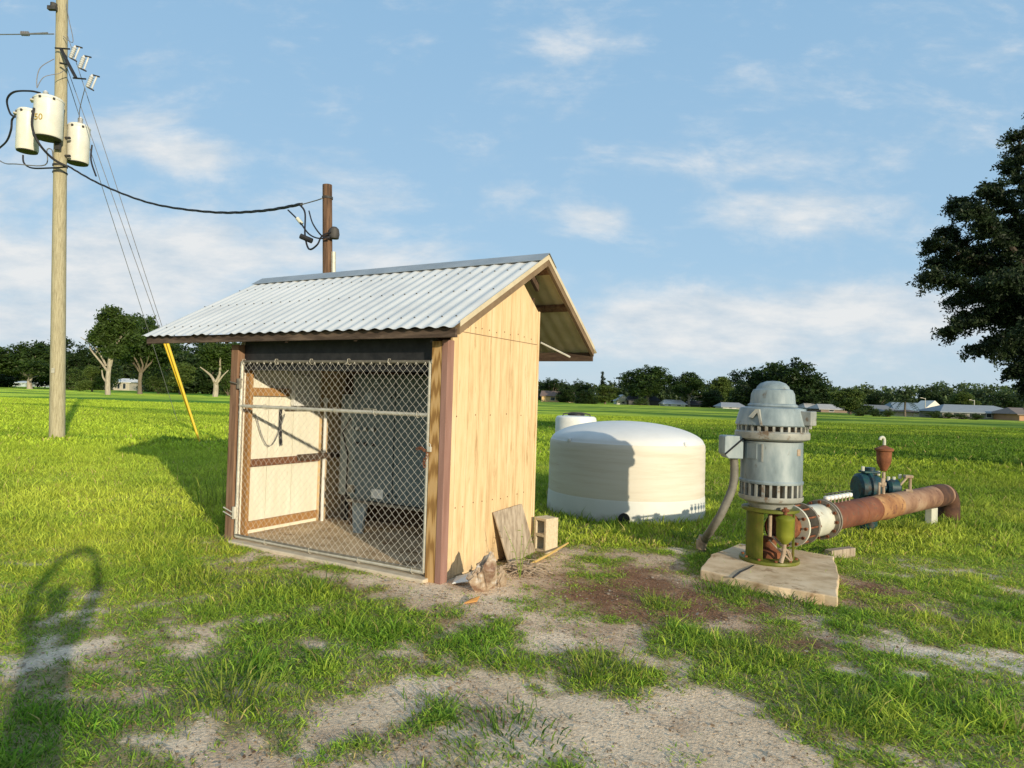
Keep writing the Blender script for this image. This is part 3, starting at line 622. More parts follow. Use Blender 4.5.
for s_, yy in ((1, YR-q), (-1, YR+q)):
    z = roofz(yy)
    m.add([(X0-.01, YR, ZR+.032), (X1+.012, YR, ZR+.032), (X1+.012, yy, z+.022), (X0-.01, yy, z+.022), (X0-.01, YR, ZR+.026), (X1+.012, YR, ZR+.026), (X1+.012, yy, z+.016), (X0-.01, yy, z+.016)],
          [(0, 1, 2, 3), (4, 7, 6, 5), (2, 6, 7, 3), (1, 5, 6, 2), (0, 3, 7, 4)])
m.build('ridge_cap', M['ridge'], rf)
# gate
gx0, gx1, gz0, gz1, gzm = .10, 2.85, .075, 2.12, 1.60; gy = -.035
def sub(o): return o
m = MB(); r = .021
m.tube([(gx0, gy, gz0), (gx0, gy, gz1)], r, 10); m.tube([(gx1, gy, gz0), (gx1, gy, gz1)], r*1.1, 10)
m.tube([(gx0, gy, gz0), (gx1, gy, gz0)], r, 10)
gate = m.build('gate', M['galv'], shed)
m = MB(); m.tube([(gx0, gy, gz1), (gx1, gy, gz1)], r*.8, 10); m.build('top_rail', M['galv_dark'], gate)
m = MB(); m.tube([(gx0, gy+.0, gzm), (gx1-.02, gy+.0, gzm)], r*.95, 10); m.build('mid_rail', M['galv'], gate)
m = MB(); d_ = .088; hx = gx1-gx0; hz_ = gz1-gz0-.05; za = gz0+.03; y = gy-.024
k = -int(hz_/d_)-1
while k*d_ < hx:
    for s_ in (1, -1):
        c0 = k*d_; a = max(0, -c0); b_ = min(hz_, hx-c0)
        if b_-a < .01: continue
        npt = max(2, int((b_-a)/(d_/2))+1); pts = []
        for i in range(npt+1):
            t = a+(b_-a)*i/npt; xx = c0+t; wob = .0035*(1 if i % 2 else -1)*s_
            pts.append((gx0+(xx if s_ > 0 else hx-xx), y+wob+.008*math.sin(xx*2.1+t*3), za+t))
        m.tube(pts, .00135, 4, caps=False)
    k += 1
for s_ in range(24):   # twisted barbs at the top edge
    x = gx0+.05+s_*(hx-.1)/23; m.tube([(x-.012, y, gz1-.03), (x, y, gz1-.005), (x+.012, y, gz1-.03)], .0026, 4)
m.build('chain_link_mesh', M['wire'], gate)
for (x, z) in [(gx0+.02+i*.55, gz1) for i in range(6)]+[(gx0+.4+i*.55, gzm) for i in range(5)]+[(gx0+.5+i*.7, gz0+.0) for i in range(4)]:
    pts = [(x+.004*t, gy+.033*math.cos(t*1.1), z+.033*math.sin(t*1.1)) for t in range(7)]; MB().tube(pts, .004, 5).build('wire_tie', M['galv'], gate)
m = MB(); m.tube([(gx0-.025, -.09, .36), (gx0-.17, -.09, .40)], .008, 6); m.tube([(gx0-.025, -.09, .31), (gx0-.17, -.09, .35)], .008, 6); m.tube([(gx0-.01, -.06, .28), (gx0-.01, -.06, .42)], .03, 8); m.build('hinge', M['galv'], gate)
m = MB(); m.tube([(gx0-.025, -.09, 1.86), (gx0-.14, -.09, 1.88)], .008, 6); m.tube([(gx0-.01, -.06, 1.8), (gx0-.01, -.06, 1.92)], .03, 8); m.build('hinge', M['galv_dark'], gate)
m = MB(); m.tube([(gx0, gy-.01, gz0+.02), (gx1*.5, gy-.01, gz0+.015), (gx1, gy-.01, gz0+.03)], .012, 8); m.build('tension_wire', M['galv_dark'], gate)
# chain and padlock (hangs on the gate)
ch = empty('chain_and_padlock', SR+Matrix.Rotation(-PI/6, 3, 'Z') @ Vector((2.86, -.085, 1.27)), 'rusty chain and padlock holding the gate to the right post', 'padlock', -PI/6)
m = MB()
for i in range(13):
    t = i/12; p = Vector((-.09+.17*t, -.012, .012*math.sin(t*9))) if i < 7 else Vector((.012+.02*math.sin(i), -.015, .01-.028*(i-6)))
    n_ = 8; pts = []
    for k in range(n_+1):
        a = 2*PI*k/n_; u = Vector((math.cos(a)*.019, math.sin(a)*.011*(i % 2), math.sin(a)*.011*(1-i % 2)))
        if i >= 7: u = Vector((u.y+u.z, u.z*.3, u.x))
        pts.append(p+u)
    m.tube(pts, .0045, 5, caps=False)
m.build('chain', M['rust'], ch)
m = MB(); m.box(.03, .075, -.028, -.002, -.02, .03, bev=.004); m.tube([(.04, -.015, .028), (.04, -.015, .05), (.052, -.015, .06), (.064, -.015, .05), (.064, -.015, .028)], .005, 6); m.build('padlock', M['galv'], ch)

# ------------------------------------------------------------------ things inside the shed
RZ = Matrix.Rotation(-PI/6, 3, 'Z')
def sp_(x, y, z=0.): return SR+RZ @ Vector((x, y, z))
# big control cabinet
c_ = empty('control_cabinet', sp_(.86, 1.0, .05), 'large blue-grey steel control cabinet on legs behind the gate', 'cabinet', -PI/6)
m = MB(); m.box(0, 1.96, .02, .55, .42, 1.98, bev=.012); m.build('cabinet_body', M['cab'], c_)
for (a, b_) in ((.02, .69), (.71, 1.94)):
    m = MB(); m.box(a, b_, .0, .018, .45, 1.95, bev=.005); d = m.build('door', M['cab'], c_)
    for z in (.52, .9, 1.3, 1.7):
        for x in ((a+.05, b_-.05) if b_ < 1 else (a+.05, a+.5, b_-.05)): MB().cyl((x, -.004, z), (x, .0, z), .013, 8).build('bolt', M['black'], d)
for x in (.13, .26, .39):
    m = MB(); m.cyl((x, -.03, 1.30), (x, 0, 1.30), .026, 14); k = m.build('indicator_lamp', M['galv_dark'], c_)
    m = MB(); m.cyl((x, -.036, 1.30), (x, -.03, 1.30), .018, 14); m.build('lens', M['white'], k)
for x in (.13, .26, .39):
    m = MB(); m.cyl((x, -.025, 1.12), (x, 0, 1.12), .022, 14); m.build('push_button', M['black'], c_)
m = MB(); m.box(.20, .36, -.004, -.001, 1.50, 1.56); m.build('label_plate', M['galv'], c_)
m = MB(); m.box(.22, .34, -.004, -.001, 1.66, 1.75); m.build('label_plate', M['cab2'], c_)
m = MB(); m.box(.38, .56, -.005, -.001, .47, .58); m.build('label_plate', M['white'], c_)
m = MB(); m.box(.0, .11, -.022, .02, .51, .60, bev=.003); m.build('outlet_box', M['galv_dark'], c_)
m = MB(); m.box(.0, 1.96, -.03, .0, .39, .42); m.build('base_rail', M['galv_dark'], c_, .003)
for x in (.02, 1.72):
    m = MB(); m.poly([(x, .05, .42), (x+.24, .05, .42), (x+.17, .05, .0), (x+.03, .05, .0)], (0, .04, 0)); m.build('leg', M['cab2'], c_)
m = MB(); m.box(1.45, 1.80, -.16, -.002, 1.36, 1.72, bev=.008); m.build('switch_box', M['darkgrey'], c_)
# narrow breaker panel
c_ = empty('breaker_panel', sp_(.16, 1.55, .05), 'narrow pale grey electrical panel standing by the cream wall', 'electrical panel', -PI/6)
m = MB(); m.box(0, .34, 0, .2, .35, 1.72, bev=.008); m.build('panel_body', M['cab2'], c_)
m = MB(); m.box(.02, .32, -.012, -.001, .4, 1.66, bev=.004); m.build('panel_door', M['cab2'], c_)
m = MB(); m.tube([(.17, -.03, .35+i*.02) for i in range(2)]+[(.2, -.05, .9), (.1, -.06, 1.2), (.22, -.04, 1.4)], .012, 6); m.build('cable', M['black'], c_)
MB().box(.02, .10, .03, .1, 0, .35).build('leg', M['darkgrey'], c_); MB().box(.24, .32, .03, .1, 0, .35).build('leg', M['darkgrey'], c_)
# white pipe at the end of the cream wall
p = MB(); p.tube([(0, 0, .0), (0, 0, 1.66)], .022, 10); p.tube([(0, 0, 1.6), (0, 0, 1.66)], .03, 10)
o = p.build('riser_pipe', M['white'], None); o.location = sp_(.06, 1.36, .05); tag(o, 'white vertical pipe at the back end of the cream wall', 'pipe')
# meter box with glass front
c_ = empty('meter_box', sp_(.30, 1.74, 1.66), 'small white framed meter box high on the back wall', 'meter', -PI/6)
m = MB(); m.box(0, .20, 0, .05, 0, .34, bev=.006); m.build('meter_case', M['galv_dark'], c_)
m = MB(); 
for b in ((0, .2, 0, .045), (0, .2, .32, .34), (0, .014, .047, .318), (.186, .2, .047, .318)): m.box(b[0], b[1], -.012, -.001, b[2], b[3])
m.build('meter_frame', M['white'], c_)
m = MB(); m.cyl((.1, -.02, .12), (.1, 0, .12), .055, 18); m.build('meter_dial', M['galv'], c_)
# box on the cream wall
c_ = empty('junction_panel', sp_(.0, .80, 1.60), 'white wiring box on the cream wall above the middle rail', 'wiring box', -PI/6)
m = MB(); m.box(.002, .07, 0, .42, 0, .40, bev=.006); m.build('box_body', M['white'], c_)
m = MB(); m.box(.0, .05, -.10, .48, -.06, -.02); m.build('shelf_bracket', M['wood_dark'], c_)
o = MB().tube([(.0, .0, 0), (.0, .0, -.28), (.005, .02, -.5)], .018, 8).build('wall_cable', M['cable'], None); o.location = sp_(.03, .62, 1.60); o.rotation_euler.z = -PI/6; tag(o, 'thick black cable hanging down the cream wall', 'cable')
o = MB().tube([(.0, .45*math.sin(t*.3), -.5*math.sin(t*.3*1.0)*1. if False else -.42*math.sin(t*PI/10)) if False else (0, t*.045, -.40*math.sin(t*PI/10)) for t in range(11)], .006, 6).build('wall_cable', M['wiregrey'], None); o.location = sp_(.05, .22, 1.5); o.rotation_euler.z = -PI/6; tag(o, 'thin grey cable looping on the cream wall', 'cable')
# sand drift on the floor
# ------------------------------------------------------------------ junk by the yellow wall
# leaning weathered board
def frame_obj(o, origin, xdir, ydir):
    x = Vector(xdir).normalized(); z = x.cross(Vector(ydir)).normalized(); y = z.cross(x)
    o.matrix_world = Matrix.Translation(origin) @ Matrix((x, y, z)).transposed().to_4x4()
def on_wall(px, py, x=3.06):
    n_ = RZ @ Vector((1, 0, 0)); p0 = sp_(x, 0); d = at(px, py, 1)-Vector((0, 0, H0)); k = (p0-Vector((0, 0, H0))).dot(n_)/d.dot(n_); return Vector((0, 0, H0))+d*k
q4 = [gnd(508, 565), gnd(534, 552), on_wall(520.5, 504), on_wall(492.5, 512.5)]; o0 = q4[0].copy(); nrm = (q4[1]-q4[0]).cross(q4[3]-q4[0]).normalized()
m = MB(); m.poly([q-o0 for q in q4], -nrm*.02 if nrm.y > 0 else nrm*.02); o = m.build('weathered_board', M['wood_weather2'], None, .004); o.location = o0
tag(o, 'weathered grey plywood board leaning against the yellow wall', 'board')
# cinder block on end
m = MB(); L_, W_, T_ = .40, .20, .20; s = .033
def bar(x0, x1, z0, z1): m.box(x0, x1, 0, T_, z0, z1)
bar(0, s, 0, L_); bar(W_-s, W_, 0, L_); bar(s, W_-s, 0, s); bar(s, W_-s, L_-s, L_); bar(s, W_-s, L_/2-s/2, L_/2+s/2)
o = m.build('cinder_block', M['block'], None, .004)
q = gnd(541, 551); o.location = (q.x-.09, q.y+.0, 0); o.rotation_euler = (0, .0, math.radians(-48)); tag(o, 'hollow concrete block standing on end beside the leaning board', 'cinder block')
# second grey slab behind the board
m = MB(); m.box(0, .035, 0, .20, 0, .42); o = m.build('grey_slab', M['concrete_pale'], None, .004); o.location = sp_(3.03, 1.22, 0); o.rotation_euler = (0, 0, -PI/6); tag(o, 'thin grey concrete slab standing between board and cinder block', 'slab')
# crumpled bag
def crumple(name, n, size, seed, mtl, label, cat, pos, rz, sq=1., dentz=.6):
    r_ = random.Random(seed); bm = bmesh.new(); bmesh.ops.create_icosphere(bm, subdivisions=5, radius=1)
    cr_ = [Vector((r_.uniform(-1, 1), r_.uniform(-1, 1), r_.uniform(-1, 1))).normalized() for _ in range(n)]
    of = [r_.uniform(.35, .9) for _ in range(n)]
    for v in bm.verts:
        k = 1.
        for q_, f_ in zip(cr_, of):
            t = v.co.dot(q_)
            if t > f_: v.co -= q_*(t-f_)*.9
        q0 = v.co.copy(); rd = 0
        for f_, a_ in ((2.1, .34), (4.7, .16), (9.5, .06)): rd += a_*(1-abs(2*float(vnoise(np.array([q0.x*f_+seed*3.7+q0.z*2.3]), np.array([q0.z*f_+q0.y*f_*1.3+7]))[0])-1))
        v.co *= .72+rd
        v.co.x *= size[0]; v.co.y *= size[1]; v.co.z = max(-.0, v.co.z*size[2]+size[2]*.7)
    me = bpy.data.meshes.new(name); bm.to_mesh(me); bm.free(); me.materials.append(mtl)
    o = bpy.data.objects.new(name, me); COL.objects.link(o); o.location = pos; o.rotation_euler.z = rz; return tag(o, label, cat)
p = gnd(486, 592); crumple('crumpled_bag', 16, (.19, .12, .24), 5, M['bag'], 'crumpled brown and grey feed bag at the foot of the yellow wall', 'bag', (p.x, p.y, -.02), .4)
p = gnd(503, 586); crumple('paper_bundle', 14, (.08, .07, .12), 9, M['rust_pale'], 'torn tan paper folded against the crumpled bag', 'paper', (p.x, p.y, -.02), 1.2)
# white triangular panel scrap + orange scrap
def bent(name, pts, t, mtl, label, cat):
    m = MB(); m.poly(pts, (0, 0, t)); o = m.build(name, mtl, None, .003); return tag(o, label, cat)
a, b_, c2 = gnd(452, 584, .02), gnd(466, 578, .04), gnd(474, 581, .05)
bent('metal_scrap', [a, gnd(456, 577, .02), gnd(472, 573, .10), c2], .008, M['white'], 'white metal flashing scrap lying at the shed corner', 'scrap')
bent('metal_scrap', [gnd(464, 604, .01), gnd(470, 600, .01), gnd(480, 597, .05), gnd(477, 602, .02)], .012, M['orange'], 'orange splintered scrap in front of the crumpled bag', 'scrap')
m = MB(); m.tube([gnd(527, 566, .02), gnd(547, 555.5, .05), gnd(568, 543, .06)], [.013, .014, .012], 8); tag(m.build('stick', M['bamboo'], None), 'straight yellow stick lying on the ground past the block', 'stick')
p = gnd(522, 573); m = MB(); r_ = random.Random(4)
for i in range(46):
    a = r_.uniform(0, PI); l_ = r_.uniform(.08, .26); cx_, cy_ = r_.gauss(0, .11), r_.gauss(0, .09); z = r_.uniform(.01, .10)
    m.tube([(cx_-math.cos(a)*l_, cy_-math.sin(a)*l_, max(.005, z-.03)), (cx_+r_.uniform(-.02, .02), cy_, z), (cx_+math.cos(a)*l_, cy_+math.sin(a)*l_, max(.005, z-r_.uniform(.0, .06)))], r_.uniform(.003, .007), 5)
o = m.build('brush_pile', M['rust_pale'], None); o.location = (p.x, p.y, 0); tag(o, 'heap of grey twigs and wire scraps beside the bag', 'twig pile', kind='stuff')
# weed growing in front of the board
def weed(name, label, x, y, h, n_l, seed, ls=.05):
    r_ = random.Random(seed); e = empty(name, (x, y, zg(x, y)), label, 'weed'); m = MB(); lm = MB()
    for s_ in range(3):
        a = r_.uniform(0, 2*PI); q = Vector((math.cos(a), math.sin(a), 0))*h*.35; pts = [Vector((0, 0, 0)), q*.3+Vector((0, 0, h*.5)), q+Vector((0, 0, h))]
        m.tube(pts, [.004, .003, .002], 5)
        for k in range(n_l):
            t = .25+.75*k/n_l; p_ = pts[0].lerp(pts[1], t*2) if t < .5 else pts[1].lerp(pts[2], t*2-1); b2 = r_.uniform(0, 2*PI); d = Vector((math.cos(b2), math.sin(b2), .25)); sd_ = d.cross(Vector((0, 0, 1))).normalized()
            l2 = ls*r_.uniform(.7, 1.3); lm.add([p_, p_+d*l2*.5+sd_*l2*.22, p_+d*l2-Vector((0, 0, l2*.2)), p_+d*l2*.5-sd_*l2*.22], [(0, 1, 2, 3)])
    m.build('stem', M['weedleaf'], e); lm.build('leaves', M['weedleaf'], e); return e
M['weedleaf'] = mat('weed_leaf', [(.12, .20, .02), (.26, .36, .05)], 12, .5, bump=0)
p = sp_(3.56, .60); weed('leafy_weed', 'leafy weed sprouting in front of the leaning board', p.x, p.y, .50, 6, 3)
p = gnd(846, 530); weed('leafy_weed', 'leafy weed reaching up over the near end of the rusty pipe', p.x, p.y, .42, 7, 5)

# ------------------------------------------------------------------ water tanks
TC = Vector((1.91, 11.2, 0)); tk = empty('water_tank', TC, 'large cream plastic tank with a domed white top', 'water tank')
def tanklathe(prof, n=96): return MB().lathe(prof, n=n)
R_ = 1.257
tanklathe([(R_*1.015, -.05), (R_*1.015, .02), (R_*1.006, .30), (R_*1.0, .33)]).build('tank_lower_wall', M['tank_low'], tk)
pr = [(R_, .33)]
for i in range(1, 15): pr.append((R_*(1-.004*i/14)+.004*(i % 2), 0.33+i*.0545))
pr += [(R_*.992, 1.12), (R_*.985, 1.145)]
tanklathe(pr).build('tank_wall', M['tank'], tk)
pr = [(R_*.985, 1.143)]+[(R_*.975*math.sin(PI/2*(1-t/14)), 1.155+.31*math.cos(PI/2*(1-t/14))**1.15) for t in range(0, 15)]
tanklathe(pr).build('dome', M['tank_top'], tk)
for a in (-PI/2-.95, -PI/2+.62, -PI/2+2.2, PI/2): 
    Mt = Matrix.Rotation(a, 4, 'Z'); MB().box(R_*.80, R_*1.0, -.03, .03, 1.13, 1.20, Mt, bev=.02).build('tie_down_lug', M['tank_top'], tk)
pd = gnd(624, 519, .05)-TC; m = MB(); u = Vector((pd.x, pd.y, 0)).normalized(); m.cyl(u*(R_-.02)+Vector((0, 0, .09)), u*(R_+.10)+Vector((0, 0, .09)), .065, 16); m.cyl(u*(R_+.10)+Vector((0, 0, .09)), u*(R_+.14)+Vector((0, 0, .09)), .085, 16); m.build('drain_fitting', M['black'], tk)
p = gx(574, 13.6); st = empty('small_tank', p, 'small upright white tank behind the large domed tank', 'water tank')
rr = .41; tanklathe([(rr, 0), (rr, 1.38), (rr*.97, 1.43), (rr*.90, 1.455), (rr*.55, 1.47), (0, 1.475)], 48).build('tank_wall', M['white'], st)
m = MB(); m.lathe([(.17, 1.46), (.17, 1.50), (.15, 1.515), (0, 1.52)], n=24); m.build('lid', M['black'], st)
m = MB(); m.tube([(-.28, -.1, 1.44), (-.26, -.1, 1.50), (-.1, -.12, 1.53), (.1, -.12, 1.53), (.26, -.1, 1.50), (.28, -.1, 1.44)], .014, 6); m.build('strap', M['darkgrey'], st)
# ------------------------------------------------------------------ pump slab
m = MB(); cs = [gnd(699, 571, .08), gnd(768, 587, .085), gnd(837, 597, .10), gnd(840, 575, .10), gnd(833, 556, .10), gnd(800, 550, .10), gnd(740, 545, .08), gnd(712, 556, .08)]
cs = [Vector((c.x, c.y, 0)) for c in cs]
# subdivide the rim with small chips
rim = []
for i in range(len(cs)):
    a, b_ = cs[i], cs[(i+1) % len(cs)]
    for t in range(6): rim.append(a.lerp(b_, t/6)+Vector((random.uniform(-.012, .012), random.uniform(-.012, .012), 0)))
m.poly([Vector((q.x, q.y, -.1)) for q in rim], (0, 0, .20))
sl = m.build('pump_slab', M['concrete'], None, .012); tag(sl, 'cracked concrete slab under the vertical pump', 'concrete slab')
m = MB(); ck = [gnd(733, 577.5, .103), gnd(740, 572, .103), gnd(748, 568.5, .103), gnd(754, 565, .103)]
m.tube(ck, [.010, .012, .009, .005], 6); m.build('crack', M['black'], sl)
# ------------------------------------------------------------------ pump
ZB = .10
PB = Vector((PUMP.x, PUMP.y, ZB)); pu = empty('vertical_pump', PB, 'vertical turbine pump with blue-grey motor on a green discharge head', 'pump')
def z_(py): return (at(771, py, PUMP.y).z-ZB)
def lp(name, prof, mm, par=pu, n=56): return MB().lathe([(r_, z) for r_, z in prof], n=n).build(name, M[mm], par)
lp('base_flange', [(0, .0), (.31, .0), (.315, .012), (.31, .035), (.25, .04), (0, .04)], 'green')
zt = z_(507)
m = MB()
for a0, a1 in ((math.radians(176), math.radians(233)), (math.radians(322), math.radians(345)), (math.radians(100), math.radians(135))):
    m = MB(); n_ = 8; ri, ro = .235, .255
    vs = []
    for i in range(n_+1):
        a = a0+(a1-a0)*i/n_
        for r_ in (ri, ro):
            for z in (.04, zt-.03): vs.append((r_*math.cos(a), r_*math.sin(a), z))
    fs = []
    for i in range(n_):
        o_ = i*4; fs += [(o_, o_+1, o_+5, o_+4), (o_+2, o_+6, o_+7, o_+3)]
    fs += [(0, 2, 3, 1), (n_*4, n_*4+1, n_*4+3, n_*4+2)]
    m.add(vs, fs, False); m.build('discharge_head_plate', M['green'], pu)
lp('head_flange', [(0, zt-.035), (.285, zt-.035), (.30, zt-.028), (.30, zt), (.26, zt+.004), (0, zt+.004)], 'green')
lp('pump_shaft', [(.022, .04), (.022, zt-.03)], 'rust_pale', n=12)
lp('stuffing_box', [(0, .04), (.12, .04), (.12, .10), (.075, .13), (.075, .22), (.10, .225), (.10, .25), (.05, .26), (0, .26)], 'rust', n=24)
for i in range(10):
    a = 2*PI*i/10+.2; MB().cyl((.275*math.cos(a), .275*math.sin(a), .035), (.275*math.cos(a), .275*math.sin(a), .055), .016, 6).build('flange_bolt', M['rust'], pu)
m = MB(); 
for (dx, k) in ((0, 0), (.03, .02), (-.03, .04)): MB().tube([(-.05+dx, -.20, .30-k), (0+dx, -.24, .24-k), (.09+dx, -.26, .16-k), (.13+dx*.3, -.27, .06)], .011, 7).build('seal_tube', M['rust_pale'], pu)
# green lubricator pot
gp = Vector((at(785, 530, PUMP.y-.30).x-PUMP.x, -.30, 0))
m = MB(); m.lathe([(0, z_(538)), (.03, z_(538)), (.078, z_(533)), (.088, z_(530)), (.088, z_(517)), (.094, z_(516)), (.094, z_(513)), (.06, z_(511)), (0, z_(510))], gp, 28); k = m.build('lubricator_pot', M['green_b'], pu)
m = MB(); m.tube([gp+Vector((0, 0, z_(538)+.03)), gp+Vector((-.01, 0, z_(547))), gp+Vector((-.03, .01, z_(556)))], .022, 10); m.build('pipe_nipple', M['rust_pale'], k)
m = MB(); m.tube([gp+Vector((.0, 0, z_(510))), gp+Vector((0, .0, z_(503)))], .02, 8); m.cyl(gp+Vector((-.035, 0, z_(506))), gp+Vector((.035, 0, z_(506))), .017, 8); m.build('fill_cap', M['rust'], k)
# motor
lp('motor_skirt', [(0, zt+.004), (.22, zt+.004), (.245, z_(502)), (.325, z_(499)), (.335, z_(497.5)), (.335, z_(494))], 'motor_light')
m = MB().lathe([(.27, z_(495)), (.27, z_(480))], n=40); m.build('vent_recess', M['motor_dark'], pu)
def louvres(za, zb, ro, ri, n_, mm, nm):
    m = MB()
    for i in range(n_):
        a = 2*PI*i/n_; w2 = .026
        Mt = Matrix.Rotation(a, 4, 'Z'); m.box(ri, ro, -w2/2, w2/2, za, zb, Mt)
    m.build(nm, M[mm], pu)
louvres(z_(495), z_(481), .325, .265, 26, 'motor_light', 'vent_fins')
lp('motor_body', [(.20, z_(482)), (.332, z_(482)), (.335, z_(481)), (.335, z_(480)), (.322, z_(478.5)), (.322, z_(441)), (.20, z_(440))], 'motor')
lp('motor_ring', [(.20, z_(440.5)), (.325, z_(440)), (.385, z_(438)), (.39, z_(437)), (.39, z_(432)), (.37, z_(430.5)), (.20, z_(430))], 'motor_light')
m = MB().lathe([(.30, z_(431)), (.30, z_(424))], n=40); m.build('vent_recess', M['motor_dark'], pu)
louvres(z_(431), z_(424.5), .372, .295, 30, 'rust_pale' if False else 'motor_light', 'vent_fins')
lp('motor_cap', [(.22, z_(425.5)), (.378, z_(425.5)), (.388, z_(424.5)), (.345, z_(410)), (.335, z_(408.2)), (.25, z_(406.6)), (.20, z_(406.5))], 'motor')
lp('motor_dome', [(.252, z_(407)), (.262, z_(406)), (.255, z_(404.5)), (.236, z_(403.5)), (.226, z_(394)), (.205, z_(390)), (.175, z_(389)), (.165, z_(386.5)), (.13, z_(383.3)), (.07, z_(381.3)), (0, z_(380.8))], 'motor')
# lifting lugs
for (a, k) in ((math.radians(-134), 1), (math.radians(-45), 1.5), (math.radians(70), 1)):
    Mt = Matrix.Rotation(a, 4, 'Z')
    m = MB()
    if k == 1:
        m.poly([Mt @ Vector((.40, -.09, z_(417))), Mt @ Vector((.39, -.02, z_(409.5))), Mt @ Vector((.38, .015, z_(409.5))), Mt @ Vector((.40, .06, z_(425))), Mt @ Vector((.40, .04, z_(425))), Mt @ Vector((.385, .0, z_(412.5))), Mt @ Vector((.40, -.05, z_(418)))], Mt.to_3x3() @ Vector((-.06, 0, 0)))
    else:
        m.box(.33, .45, -.075, .075, z_(424), z_(410), Mt, bev=.01); m.cyl(Mt @ Vector((.41, 0, z_(427))), Mt @ Vector((.41, 0, z_(422))), .02, 8)
    m.build('lifting_lug', M['motor_light'], pu)
# name plate and strip on the body
m = MB(); a = math.radians(-146); Mt = Matrix.Rotation(a, 4, 'Z'); m.box(.3225, .329, -.075, .05, z_(458), z_(443), Mt); m.build('name_plate', M['motor'], pu, .002)
m = MB(); Mt = Matrix.Rotation(math.radians(-127), 4, 'Z'); m.box(.3225, .334, -.008, .008, z_(460), z_(443), Mt); m.build('bracket_strip', M['motor_light'], pu)
m = MB(); Mt = Matrix.Rotation(math.radians(-54), 4, 'Z'); m.box(.3205, .326, -.03, .03, z_(453.5), z_(447), Mt, bev=.002); m.build('badge', M['rust_pale'], pu)
# terminal box
jb = Vector((at(731, 448, PUMP.y).x-PUMP.x, 0, 0)); m = MB()
zA, zB_ = z_(459), z_(436.5)
m.poly([(jb.x-.105, -.11, zB_-.01), (jb.x-.085, -.11, zB_), (jb.x+.10, -.11, zB_), (jb.x+.10, -.11, zA), (jb.x-.06, -.11, zA), (jb.x-.105, -.11, zA+.05)], (0, .22, 0)); m.build('terminal_box', M['motor'], pu, .008)
m = MB(); m.tube([(jb.x-.10, -.117, zA+.045), (jb.x+.10, -.117, zB_-.02)], .009, 6); m.build('box_seam', M['black'], pu)
# conduit: leaves the terminal box and enters the ground
c0 = Vector((PUMP.x+jb.x+.035, PUMP.y, z_(458)+ZB)); cE = gnd(701, 553)
pts = [c0, c0+Vector((0, 0, -.30)), at(722, 512, 7.5), at(711, 530, 7.7), at(704, 541, cE.y), Vector((cE.x, cE.y, -.1))]
def bez(pts, n=6):
    P = [Vector(p) for p in pts]; out = []
    for i in range(len(P)-1):
        a, b_, c_, d = P[max(i-1, 0)], P[i], P[i+1], P[min(i+2, len(P)-1)]
        for k in range(n):
            t = k/n; out.append(.5*((2*b_)+(c_-a)*t+(2*a-5*b_+4*c_-d)*t*t+(3*b_-a-3*c_+d)*t**3))
    out.append(P[-1]); return out
cd = empty('flexible_conduit', (cE.x, cE.y, 0), 'curved grey flexible conduit running from the motor box into the ground', 'conduit')
q = Vector((cE.x, cE.y, 0)); m = MB(); bp_ = [p-q for p in bez(pts, 10)]; m.tube(bp_, [.044+.002*(i % 2) for i in range(len(bp_))], 12); m.build('hose', M['conduit'], cd)
m = MB(); m.cyl((0, 0, .05), (.004, 0, .16), .062, 16); m.cyl((.004, 0, .16), (.02, -.01, .20), .05, 16); m.build('coupling', M['rust_pale'], cd)

# ------------------------------------------------------------------ discharge pipe
PD = Vector((.76, .65, 0)).normalized(); S0 = Vector((PUMP.x, PUMP.y, .432)); PR = .168
def along(t, z=0.): return S0+PD*t+Vector((0, 0, z))
def t_at(px):
    lo, hi = 0., 9.
    for _ in range(40):
        mid = (lo+hi)/2; q = along(mid)-Vector((0, 0, H0)); c_ = CM.transposed() @ q; x = 512+F*c_.x/-c_.z
        if x < px: lo = mid
        else: hi = mid
    return lo
tp = [t_at(x) for x in (790, 798, 822, 944)]
Pd = Matrix((Vector((0, 0, 1)).cross(PD), PD.cross(Vector((0, 0, 1)).cross(PD)), PD)).transposed()
dp = empty('discharge_pipe', along(tp[1])*1, 'long rusty red-brown discharge pipe lying behind the pump', 'pipe'); dp.location.z = 0
O = dp.location.copy()
def pl(name, prof, mm, par=dp, n=40): 
    m = MB().lathe([(r_, t) for r_, t in prof], n=n, M=Pd.to_4x4(), c=Vector((S0.x, S0.y, S0.z))-O); return m.build(name, M[mm], par)
t0, t1, t2, t3 = tp
pl('pump_nozzle', [(PR*.9, .16), (PR*.9, t0-.03)], 'rust')
for (tt, mm, w2) in ((t0-.02, 'pipewhite', .03), (t1+.03, 'flange', .035), (t2-.06, 'flange', .03), (t2+.0, 'flange', .03)):
    pl('flange', [(PR*.85, tt), (PR*1.42, tt), (PR*1.42, tt+w2), (PR*.85, tt+w2)], mm)
for i in range(12):
    a = 2*PI*i/12
    for (ta, tb) in ((t0-.07, t1+.10), (t2-.09, t2+.06)):
        u = Pd @ Vector((math.cos(a)*PR*1.27, math.sin(a)*PR*1.27, 0)); b0 = S0-O+u
        m = MB(); m.cyl(b0+PD*ta, b0+PD*tb, .011, 6); m.cyl(b0+PD*(ta), b0+PD*(ta+.02), .02, 6); m.cyl(b0+PD*(tb-.02), b0+PD*tb, .02, 6); m.build('flange_bolt', M['rust'], dp)
pl('coupling', [(PR*1.12, t1+.06), (PR*1.16, t1+.09), (PR*1.14, (t1+t2)/2), (PR*1.12, t2-.06)], 'pipewhite')
pl('pipe_body', [(PR, t2), (PR, t2+.5), (PR, t2+1.43)], 'rustpipe')
pl('pipe_middle_section', [(PR*1.0, t2+1.43), (PR*1.0, t2+2.2)], 'rustpipe_mid_lit')
